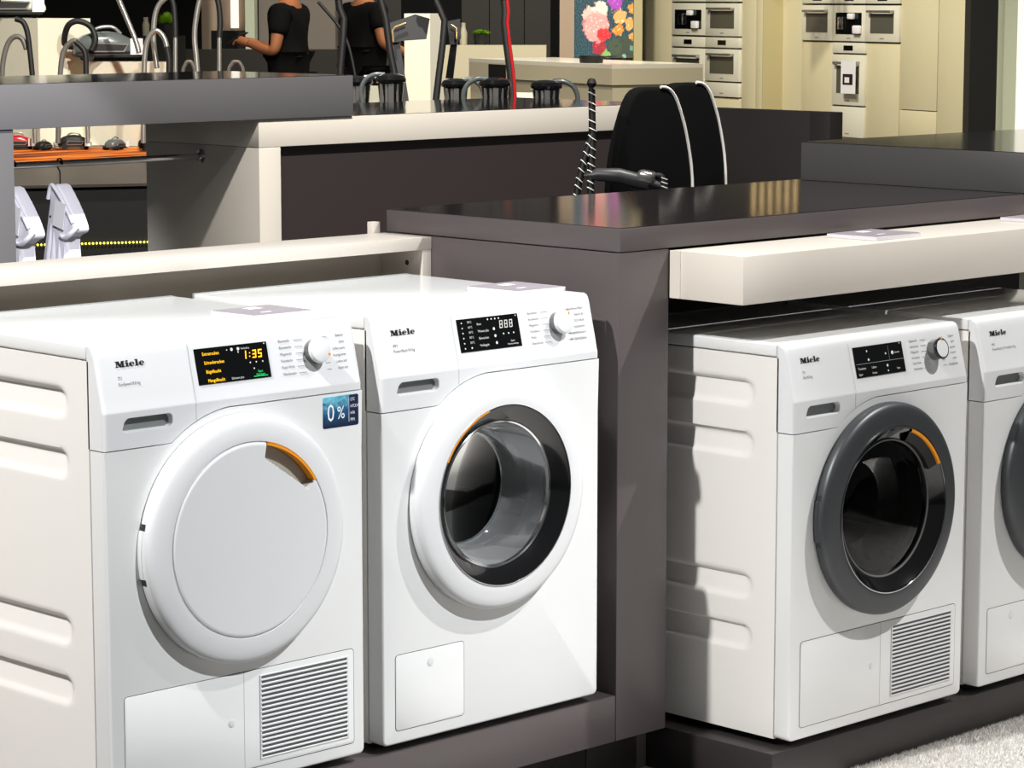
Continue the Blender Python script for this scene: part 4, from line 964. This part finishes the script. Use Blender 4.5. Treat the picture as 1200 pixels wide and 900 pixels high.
# chrome round vacuums with arched handle
def chrome_vac(u, vtop, dep, label, sgn=1, sc=1.0):
    base = onp(u, dep); H_ = at(u, vtop, dep).z-ZP
    r = thing('compact_vacuum', base, label, 'vacuum cleaner', 'chrome compact vacuums behind the white counter')
    lathe('base', [(0, 0), (0.085*sc, 0), (0.085*sc, 0.02), (0.06*sc, 0.04), (0.05*sc, H_*0.5)], 'black', r, 28, 'z')
    lathe('dust_cup', [(0.045*sc, H_*0.45), (0.05*sc, H_*0.6), (0.058*sc, H_*0.78), (0.064*sc, H_*0.9), (0.060*sc, H_*0.93)], 'glossblack', r, 28, 'z')
    lathe('cap', [(0.062*sc, H_*0.905), (0.074*sc, H_*0.915), (0.076*sc, H_*0.94), (0.066*sc, H_*0.975), (0.04*sc, H_*0.995), (0, H_)], 'glossblack', r, 28, 'z')
    tube('handle', [RT*sgn*0.03*sc+Vector((0, 0, H_*0.985)), RT*sgn*0.08*sc+Vector((0, 0, H_*0.985)), RT*sgn*0.125*sc+Vector((0, 0, H_*0.93)), RT*sgn*0.145*sc+Vector((0, 0, H_*0.82)), RT*sgn*0.135*sc+Vector((0, 0, H_*0.68))], 0.012*sc, 'slategrey', r, 10)
    for k, wk in ((-1.6, 0.010), (-0.7, 0.007), (0.15, 0.013), (1.3, 0.006)): bm = bmesh.new(); add_box(bm, -wk, wk, -0.004, 0.004, H_*0.58, H_*0.90, 0.002, 1, Matrix.Translation(RT*0.026*k*sc-FWH*(0.066-0.012*abs(k))*sc) @ Matrix.Rotation(YAW-0.3*k, 4, 'Z')); finish('reflection_bar', bm, 'ironsilver', r)  # silver bars stand in for bright vertical reflections on the cup
    return r
chrome_vac(640, 94, 12.6, 'chrome and black compact vacuum with arched handle, alone by the island', 1, 1.0)
chrome_vac(580, 91, 12.6, 'chrome and black compact vacuum in front of the red striped stick vacuum', -1, 1.0)
chrome_vac(534, 92, 12.8, 'chrome and black compact vacuum next to the green-sheen stick vacuum', 1, 0.9)
chrome_vac(458, 86, 12.7, 'chrome and black compact vacuum beside the angular stick vacuum', -1, 0.95)
chrome_vac(420, 89, 12.9, 'chrome and black compact vacuum peeking past the grey bar counter end', 1, 0.9)

# ------------------------------------------------------------------ kitchen wall with built-in ovens
KD = Vector((0.244, 0.97, 0)).normalized(); KN = Vector((-KD.y, KD.x, 0))
K0 = at(995, 161, 25.5)
kr = math.atan2(-KD.y, -KD.x)      # local +x runs towards the near/right end, local -y faces the viewer side
KS = 0.12
def kroot(name, s, off, z, label, cat, group=None):
    p = K0-KD*s+KN*off; return thing(name, (p.x, p.y, z), label, cat, group, kr)
# check handedness: local y axis
yax = Vector((-math.sin(kr), math.cos(kr), 0)); SG = 1 if yax.dot(KN) > 0 else -1     # SG*y = out of the wall
def kbox(name, s0, s1, o0, o1, z0, z1, m, parent, bevel=0.002):
    a, b = sorted((SG*o0, SG*o1)); return box(name, s0, s1, a, b, z0, z1, m, parent, bevel)
wl = kroot('oven_cabinet_wall', 0, 0, KS, 'tall ivory cabinet wall holding three compact ovens in a row', 'cabinet')
kbox('white_base', -1.3, 1.75, -0.6, -0.02, 0, 0.235, 'islandtop', wl)
for a, b in ((-1.3, -0.76), (-0.745, -0.262), (0.240, 0.735), (0.74, 1.27), (1.275, 1.755)):
    if b > 0.73 and a > 0.7 and a < 1: 
        kbox('door_panel', a+0.004, b-0.004, -0.6, 0.0, 0.24, 0.522, 'ivory', wl); kbox('door_panel', a+0.004, b-0.004, -0.6, 0.0, 0.53, 1.98, 'ivory', wl)
    elif a < -1 or a > 1.2: kbox('door_panel', a+0.004, b-0.004, -0.6, 0.0, 0.24, 1.98, 'ivory', wl)
    else:
        kbox('door_panel', a+0.003, b-0.003, -0.6, 0.0, 0.24, 1.115, 'ivory', wl); kbox('door_panel', a+0.003, b-0.003, -0.6, 0.0, 1.72, 1.98, 'ivory', wl)
kbox('door_panel', -0.258, 0.236, -0.6, 0.0, 1.72, 1.98, 'ivory', wl)
wa = kroot('oven_cabinet_wall', 0, 0.23, KS, 'tall ivory cabinet wall projecting forward with a two by two oven group', 'cabinet')
for a, b in ((-3.22, -2.635), (-1.425, -1.195), (-1.19, -1.08)): kbox('door_panel', a+0.003, b-0.003, -0.8, 0, 0, 1.98, 'ivory', wa)
kbox('door_panel', -2.63, -1.43, -0.8, 0, 0, 0.555, 'ivory', wa); kbox('door_panel', -2.63, -1.43, -0.8, 0, 1.72, 1.98, 'ivory', wa)
kbox('end_panel', -1.08, -1.066, -0.8, 0.0, 0, 1.98, 'ivoryshade', wa)
def oven(s0, s1, z0, z1, off, label, kind='oven'):
    r = kroot('built_in_oven', (s0+s1)/2, off, z0, label, 'coffee machine' if kind == 'coffee' else ('drawer' if kind == 'drawer' else 'oven'), 'built-in appliances of the kitchen wall')
    hw = (s1-s0)/2-0.003; h = z1-z0-0.008
    kbox('front', -hw, hw, -0.45, 0.02, 0.004, h, 'ovenwhite', r, 0.003)
    if kind == 'drawer':
        kbox('badge', -0.03, 0.03, 0.02, 0.021, 0.03, 0.042, 'greyplastic', r, 0)
    elif kind == 'panel':
        kbox('touch_display', -0.07, 0.07, 0.02, 0.022, h*0.28, h*0.74, 'glassblack', r, 0)
    elif kind == 'coffee':
        kbox('niche', -hw*0.80, hw*0.80, 0.02, 0.022, h*0.20, h*0.80, 'glassblack', r, 0)
        kbox('spout', -0.14, -0.06, 0.02, 0.05, h*0.33, h*0.68, 'chrome', r, 0.01); kbox('cup', 0.02, 0.10, 0.02, 0.06, h*0.62, h*0.78, 'label', r, 0.01); kbox('jug', 0.10, 0.20, 0.02, 0.06, h*0.22, h*0.45, 'label', r, 0.01)
        kbox('badge', -0.03, 0.03, 0.02, 0.021, h*0.07, h*0.11, 'greyplastic', r, 0)
    else:
        kbox('window', -hw*0.70, hw*0.70, 0.02, 0.022, h*0.24, h*0.78, 'ovenglass', r, 0)
        hd_ = bmesh.new(); add_tube(hd_, [(-hw*0.72, SG*0.06, h*0.84), (hw*0.72, SG*0.06, h*0.84)], 0.012, 8); finish('handle', hd_, 'ironsilver', r, 50)
        for q in (-1, 1): kbox('handle_post', q*hw*0.68-0.012, q*hw*0.68+0.012, 0.02, 0.06, h*0.80, h*0.87, 'greyplastic', r, 0)
        kbox('badge', -0.03, 0.03, 0.02, 0.021, h*0.08, h*0.12, 'greyplastic', r, 0)
    return r
# wall B
oven(-0.745, -0.260, 1.245, 1.585, 0, 'white compact oven at the far end of the three-oven row'); oven(-0.258, 0.238, 1.245, 1.585, 0, 'built-in coffee machine in the middle of the three-oven row', 'coffee'); oven(0.240, 0.735, 1.245, 1.585, 0, 'white compact oven at the near end of the three-oven row')
for a, b, n_ in ((-0.745, -0.260, 'far compact oven of the row'), (-0.258, 0.238, 'coffee machine of the row'), (0.240, 0.735, 'near compact oven of the row')): oven(a, b, 1.59, 1.70, 0, 'white control panel strip above the '+n_, 'panel')
oven(-0.258, 0.238, 1.135, 1.243, 0, 'white control strip above the oven with the paper leaflet', 'panel')
ov = oven(-0.258, 0.238, 0.655, 1.133, 0, 'white built-in oven with a paper leaflet hung on its handle')
r = kroot('leaflet', 0.08, 0.082, 0.77, 'white paper leaflet with a printed picture hanging from the oven handle', 'leaflet')
kbox('sheet', -0.11, 0.11, 0.0, 0.003, 0.0, 0.30, 'label', r, 0); kbox('picture', -0.08, 0.07, 0.003, 0.004, 0.08, 0.18, 'hair', r, 0); kbox('picture_detail', -0.05, 0.02, 0.004, 0.005, 0.10, 0.15, 'label', r, 0)
oven(-0.258, 0.238, 0.36, 0.653, 0, 'white plain drawer below the oven with the leaflet', 'drawer')
# wall A
oven(-2.625, -2.03, 1.275, 1.60, 0.23, 'built-in coffee machine above the tall oven of the four-unit group', 'coffee'); oven(-2.028, -1.44, 1.272, 1.60, 0.23, 'white compact oven at the top right of the four-unit group')
for a, b, n_ in ((-2.625, -2.03, 'coffee machine'), (-2.028, -1.44, 'compact oven')):
    oven(a, b, 1.604, 1.715, 0.23, 'white control strip on top of the four-unit group over the '+n_, 'panel'); oven(a, b, 1.16, 1.27, 0.23, 'white control strip between upper and lower units below the '+n_, 'panel')
oven(-2.625, -2.03, 0.69, 1.157, 0.23, 'white tall built-in oven partly hidden by the kitchen island'); oven(-2.028, -1.44, 0.835, 1.157, 0.23, 'white lower compact oven above the warming drawer'); oven(-2.028, -1.44, 0.685, 0.832, 0.23, 'white warming drawer below the lower compact oven', 'drawer')
# pillars right of the wall
struct(camwall('wall_right_black', 1138, 1180, 23.5, 0.12, 4.5, 'hallblack', 0.3))
struct(camwall('wall_right_grey', 1178, 1200, 22.0, 0.12, 4.5, 'pillar', 0.3))
struct(camwall('wall_right_glow', 1196, 1300, 21.5, 0.12, 4.5, 'whiteglow', 0.1))  # the wall's lit look is put in as emission
# lattice lamp hanging above the cabinet wall
pl_ = at(912, -40, 24.5); lt = thing('lattice_lamp', (pl_.x, pl_.y, 2.36), 'warm lattice pendant lamp hanging above the oven cabinets', 'lamp', None, YAW)
for k in range(6):
    box('lamp_rod', -0.2+0.075*k, -0.19+0.075*k, 0.01, 0.02, 0.0, 0.30, 'black', lt)
    for q in range(5): box('bulb', -0.215+0.075*k, -0.175+0.075*k, -0.02, 0.01, 0.02+0.058*q, 0.048+0.058*q, 'warmlamp', lt, 0.006)
tube('hanger', [(0, 0, 0.28), (0, 0, 2.5)], 0.006, 'black', lt, 8, False)
# poster light box and its frame
pf = at(708, 30, 27.0)
pw = 70*27/FPX; zb_ = at(708, 68, 27).z; r = thing('floral_light_box', (pf.x, pf.y, 0.12), 'backlit floral print panel with pink blossoms behind the kitchen island', 'picture', None, YAW)
box('print', -pw/2, pw/2, 0, 0.04, zb_-0.12, 1.60, 'poster', r); box('print', -pw/2, pw/2, 0, 0.04, 1.602, 2.75, 'poster', r); box('print', -pw/2, pw/2, 0, 0.04, 2.752, 3.9, 'poster', r); box('frame', -pw/2-0.03, pw/2+0.03, 0.04, 0.12, 0, 3.95, 'brownwall', r)
struct(camwall('wall_panel_light', 656, 673, 26.8, 0.12, 3.0, 'pinkwall', 0.3)); struct(camwall('wall_panel_olive', 743, 753, 26.8, 0.12, 3.0, 'ivoryshade', 0.3))

# island
ic = at(717, 76, 21.0); zi = ic.z; iz = Vector((0.3, 0.954, 0)).normalized(); ix = Vector((0.954, -0.3, 0)).normalized()
r = thing('kitchen_island', (ic.x, ic.y, 0.12), 'long pale kitchen island in front of the floral light box', 'kitchen island')
def ipr(nm, a0, a1, b0, b1, z0, z1, m): return poly_prism(nm, [ix*a0+iz*b0, ix*a1+iz*b0, ix*a1+iz*b1, ix*a0+iz*b1], z0-0.12, z1-0.12, m, r)
ipr('carcass', 0.015, 0.80, 0.015, 2.5, 0.12, zi-0.16, 'island'); ipr('drawer_band', 0.0, 0.81, 0.0, 2.5, zi-0.155, zi-0.03, 'island'); ipr('worktop', 0.0, 0.81, 0.0, 2.5, zi-0.03, zi, 'islandtop')
poly_prism('dark_opening', [ix*-0.004+iz*1.80, ix*0.02+iz*1.80, ix*0.02+iz*2.12, ix*-0.004+iz*2.12], 0.5, zi-0.16, 'black', r)
p = at(693, 66, 21.6); q = thing('cooking_pan', (p.x, p.y, zi), 'black shallow pan on the kitchen island', 'pan')
lathe('pan_body', [(0, 0), (0.09, 0), (0.10, 0.055), (0.095, 0.055), (0.086, 0.006), (0, 0.006)], 'black', q, 32, 'z'); tube('pan_handle', [RT*0.09+Vector((0, 0, 0.045)), RT*0.2+Vector((0, 0, 0.055))], 0.008, 'black', q, 8, False)
# pale raised counter beyond the platform
r = wbox('pale_counter', 500, 640, 641, 53, 25.0, 0.12, 'island', 'pale grey green counter with a bottle and plant on it', 'counter', face=0.06)
zc_ = at(640, 53, 25.0).z
p = at(543, 40, 25.2); q = thing('bottle', (p.x, p.y, zc_), 'beige bottle standing on the pale counter', 'bottle')
lathe('flask', [(0, 0), (0.034, 0), (0.036, 0.11), (0.022, 0.15), (0.020, 0.17)], 'bottle', q, 24, 'z'); lathe('cap', [(0.020, 0.17), (0.021, 0.20), (0, 0.201)], 'bottle', q, 24, 'z')
def plant(p, lb, rr, pot_h, flat):
    q = thing('potted_plant', p, lb, 'plant')
    lathe('pot', [(0, 0), (rr*0.7, 0), (rr*0.85, pot_h), (rr*0.78, pot_h), (rr*0.7, pot_h*0.9), (0, pot_h*0.9)], 'pot', q, 24, 'z')
    bm = bmesh.new()
    for k in range(160):
        a = random.uniform(0, 2*PI); e = random.uniform(0.05, 1.3); d_ = Vector((math.cos(a)*math.cos(e), math.sin(a)*math.cos(e), math.sin(e)*flat)); s_ = d_.cross(Vector((0, 0, 1))).normalized()*0.012
        b0 = Vector((0, 0, pot_h)); tip = b0+d_*rr*random.uniform(0.8, 1.2); mid = b0+d_*rr*0.6+Vector((0, 0, 0.01))
        bm.faces.new([bm.verts.new(v) for v in (b0+d_*rr*0.2, mid+s_, tip, mid-s_)])
    tag(finish('leaves', bm, 'green', q, 0), kind='stuff')
p = at(564, 38, 25.2); plant(Vector((p.x, p.y, zc_)), 'lime green plant in a dark pot on the pale counter', 0.085, 0.10, 0.45)
# dark counters, cabinets and visitors' area
r = wbox('dark_sideboard', 200, 395, 396, 58, 25.0, 0.12, 'darkcab', 'dark sideboard far behind the visitors', 'sideboard', face=0.05)
zd_ = at(395, 58, 25).z
p = at(195, 27, 24.2); 
q0 = wbox('dark_pedestal', 165, 215, 216, 42, 24.0, 0.12, 'black', 'black pedestal carrying the round lime plant and bottle', 'pedestal', face=0.1)
zq = at(215, 42, 24).z
plant(Vector((p.x, p.y, zq)), 'round lime green plant in a dark pot on the black pedestal', 0.085, 0.10, 1.2)
p = at(171, 30, 24.1); q = thing('bottle', (p.x, p.y, zq), 'slim beige bottle standing on the black pedestal', 'bottle'); lathe('flask', [(0, 0), (0.03, 0), (0.032, 0.10), (0.02, 0.13), (0.022, 0.16), (0, 0.161)], 'bottle', q, 24, 'z')
struct(camwall('wall_rose', 236, 290, 27, 0.12, 3.2, 'pinkwall', 0.2))
o = camwall('light_tube', 270, 279, 26.9, at(275, 33, 26.9).z, 3.0, 'whiteglow', 0.05); tag(o, 'white vertical light tube on the rose beige wall', 'lamp')
o = wbox('black_cabinet', 247, 287, 288, 36, 26.4, 0.12, 'black', 'black cabinet under the vertical light tube', 'cabinet', face=0.05)
struct(camwall('wall_pillar', 287, 298, 25.6, 0.12, 3.2, 'pillar', 0.3))
struct(camwall('wall_brown', 303, 400, 26, 0.12, 3.2, 'brownwall', 0.2)); struct(camwall('wall_brown_pier', 400, 416, 25.8, 0.12, 3.2, 'brownwall', 0.3)); struct(camwall('wall_dark', 416, 470, 27, 0.12, 3.2, 'darkcab', 0.2))
for a, b in ((541, 573), (574, 614), (615, 645)):
    o = camwall('tall_cabinet', a, b, 27.5, 0.12, 3.0, 'darkcab', 0.5); tag(o, {541: 'tall dark brown cabinet behind the lime plant', 574: 'tall dark brown cabinet behind the red striped stick vacuum', 615: 'tall dark brown cabinet next to the light wall panel'}[a], 'cabinet', 'tall dark cabinets')

# ------------------------------------------------------------------ visitors
def skin_body(name, joints, edges, m, parent, sub=2):
    """joints: name -> (pos, rx, ry)"""
    keys = list(joints); me = bpy.data.meshes.new(name)
    me.from_pydata([joints[k][0] for k in keys], [(keys.index(a), keys.index(b)) for a, b in edges], [])
    o = bpy.data.objects.new(name, me); COL.objects.link(o)
    sk = o.modifiers.new('skin', 'SKIN'); 
    sv = me.skin_vertices[0].data if me.skin_vertices else None
    if sv is None:
        bpy.context.view_layer.objects.active = o; bpy.ops.mesh.customdata_skin_add(); sv = me.skin_vertices[0].data
    for i, k in enumerate(keys): sv[i].radius = joints[k][1:]; sv[i].use_root = (i == 0)
    o.modifiers.new('sub', 'SUBSURF').levels = sub
    bpy.context.view_layer.update()
    me2 = bpy.data.meshes.new_from_object(o.evaluated_get(bpy.context.evaluated_depsgraph_get())); bpy.data.objects.remove(o)
    me2.name = name; me2.materials.clear(); me2.materials.append(M[m])
    me2.polygons.foreach_set('use_smooth', [True]*len(me2.polygons))
    o2 = bpy.data.objects.new(name, me2); COL.objects.link(o2); o2.parent = parent; return o2
def person(p, rz, label, armL, armR, skin):
    r = thing('person', p, label, 'person', None, rz)
    # local frame: faces -y, x to the person's left/right
    J = {'pelvis': ((0, 0, 0.98), .15, .115), 'waist': ((0, 0, 1.10), .14, .105), 'chest': ((0, 0.0, 1.30), .165, .115), 'upper': ((0, 0.01, 1.43), .13, .09), 'neck': ((0, 0.0, 1.52), .055, .055), 'headb': ((0, -0.015, 1.60), .07, .085), 'headm': ((0, -0.02, 1.69), .078, .098), 'headt': ((0, -0.01, 1.775), .055, .07)}
    E_ = [('pelvis', 'waist'), ('waist', 'chest'), ('chest', 'upper'), ('upper', 'neck'), ('neck', 'headb'), ('headb', 'headm'), ('headm', 'headt')]
    for s_, arm in ((-1, armL), (1, armR)):
        n = 'L' if s_ < 0 else 'R'
        J['sh'+n] = ((s_*0.185, 0.01, 1.43), .062, .062); J['el'+n] = (arm[0], .045, .045); J['fm'+n] = (tuple((Vector(arm[0])*0.45+Vector(arm[1])*0.55)), .042, .042); J['wr'+n] = (arm[1], .027, .027)
        J['hip'+n] = ((s_*0.095, 0, 0.90), .095, .10); J['kn'+n] = ((s_*0.11, -0.01, 0.50), .06, .065); J['an'+n] = ((s_*0.115, 0.02, 0.09), .04, .045); J['to'+n] = ((s_*0.12, -0.14, 0.03), .035, .03)
        E_ += [('upper', 'sh'+n), ('sh'+n, 'el'+n), ('el'+n, 'fm'+n), ('fm'+n, 'wr'+n), ('pelvis', 'hip'+n), ('hip'+n, 'kn'+n), ('kn'+n, 'an'+n), ('an'+n, 'to'+n)]
    skin_body('body', J, E_, skin, r)
    # clothing as slightly larger shells
    JC = {k: (J[k][0], J[k][1]+0.012, J[k][2]+0.012) for k in ('pelvis', 'waist', 'chest', 'upper')}
    JC = {k: (v[0], v[1]+0.025, v[2]+0.025) for k, v in JC.items()}; JC['pelvis'] = ((0, 0, 0.97), .185, .15); JC['hem'] = ((0, 0, 0.84), .18, .15)
    EC = [('pelvis', 'hem'), ('pelvis', 'waist'), ('waist', 'chest'), ('chest', 'upper')]
    for n in 'LR':
        sh = Vector(J['sh'+n][0]); el = Vector(J['el'+n][0]); JC['sh'+n] = (tuple(sh), .09, .09); JC['sl'+n] = (tuple(sh+(el-sh)*0.62), .078, .078); EC += [('upper', 'sh'+n), ('sh'+n, 'sl'+n)]
    skin_body('tshirt', JC, EC, 'cloth', r)
    JT = {'pelvis': ((0, 0, 0.97), .16, .125)}; ET = []
    for n in 'LR':
        for k, g in (('hip', 0.012), ('kn', 0.018), ('an', 0.025)): JT[k+n] = (J[k+n][0], J[k+n][1]+g, J[k+n][2]+g)
        ET += [('pelvis', 'hip'+n), ('hip'+n, 'kn'+n), ('kn'+n, 'an'+n)]
    skin_body('trousers', JT, ET, 'trousers', r)
    for s_ in (-1, 1): box('shoe', s_*0.118-0.045, s_*0.118+0.045, -0.19, 0.07, 0.0, 0.075, 'foot', r, 0.03, 3)
    bm = bmesh.new(); bmesh.ops.create_uvsphere(bm, u_segments=24, v_segments=16, radius=1, matrix=Matrix.Translation((0, 0.012, 1.735)) @ Matrix.Diagonal((0.088, 0.108, 0.10, 1)))
    bmesh.ops.delete(bm, geom=[v for v in bm.verts if v.co.y < -0.04 and v.co.z < 1.77], context='VERTS'); finish('hair', bm, 'hair', r, 80)
    for s_ in (-1, 1):
        bm = bmesh.new(); bmesh.ops.create_uvsphere(bm, u_segments=10, v_segments=8, radius=0.011, matrix=Matrix.Translation((s_*0.033, -0.105, 1.70))); finish('eye', bm, 'label', r)
    bm = bmesh.new(); add_tube(bm, [(0, -0.105, 1.70), (0, -0.132, 1.665), (0, -0.11, 1.655)], [0.008, 0.014, 0.01], 8); finish('nose', bm, skin, r, 60)
    box('mouth', -0.024, 0.024, -0.112, -0.10, 1.622, 1.632, 'red', r, 0.003)
    # hands: palm and five bent fingers
    for arm in (armL, armR):
        wr = Vector(arm[1]); el = Vector(arm[0]); d_ = (wr-el).normalized(); sd = d_.cross(Vector((0, 0, 1))); sd = sd.normalized() if sd.length > 0.2 else Vector((1, 0, 0)); nn = sd.cross(d_)
        bm = bmesh.new(); add_tube(bm, [wr-d_*0.01, wr+d_*0.03, wr+d_*0.085], [0.026, 0.036, 0.034], 12)
        for k, L_ in enumerate((0.07, 0.08, 0.075, 0.06)):
            b0 = wr+d_*0.08+sd*(0.027-0.018*k); add_tube(bm, [b0, b0+d_*L_*0.45-nn*0.006, b0+d_*L_*0.75-nn*0.024, b0+d_*L_*0.85-nn*0.042], [0.0095, 0.009, 0.0085, 0.007], 8)
        b0 = wr+d_*0.03+sd*0.028; add_tube(bm, [b0, b0+d_*0.03+sd*0.022, b0+d_*0.062+sd*0.022-nn*0.012], [0.012, 0.011, 0.009], 8)
        finish('hand', bm, skin, r, 60)
    return r
# visitor with a phone, seen from the side facing left
p = at(338, 60, 20.3)
r = person(Vector((p.x, p.y, 0.12)), YAW-PI/2-0.25, 'person in a black t-shirt holding a phone in both hands', ((-0.25, -0.03, 1.135), (-0.10, -0.28, 1.19)), ((0.25, -0.02, 1.135), (0.10, -0.28, 1.20)), 'skindark')
ph = thing('phone', (0, 0, 0), 'dark phone held by the visitor in both hands', 'phone')
pm = Matrix.Translation((p.x, p.y, 0.12)) @ Matrix.Rotation(YAW-PI/2-0.25, 4, 'Z')
ph.location = pm @ Vector((0.0, -0.40, 1.235)); ph.rotation_euler = (0.5, 0, YAW-PI/2-0.25)
box('phone_body', -0.04, 0.04, -0.085, 0.085, -0.005, 0.005, 'black', ph, 0.004); box('screen', -0.037, 0.037, -0.08, 0.08, 0.005, 0.0056, 'glassblack', ph)
bg = thing('shoulder_bag', (0, 0, 0), 'black shoulder bag hanging behind the person with the phone', 'bag')
bg.location = pm @ Vector((0.05, 0.42, 0.80)); bg.rotation_euler = (0, 0, YAW-PI/2-0.25)
box('bag_body', -0.08, 0.08, -0.14, 0.16, -0.15, 0.15, 'black', bg, 0.05, 3); tube('strap', [(0, 0.12, 0.12), (-0.05, 0.02, 0.45), (-0.10, -0.20, 0.70)], 0.012, 'black', bg, 8)
# second visitor, walking away, arm hanging
p = at(428, 60, 22.3)
person(Vector((p.x, p.y, 0.12)), YAW+PI-0.9, 'person in a black t-shirt with one arm hanging and a watch', ((-0.27, 0.02, 1.16), (-0.30, -0.24, 1.08)), ((0.27, 0.03, 1.14), (0.30, -0.02, 0.90)), 'skindark')
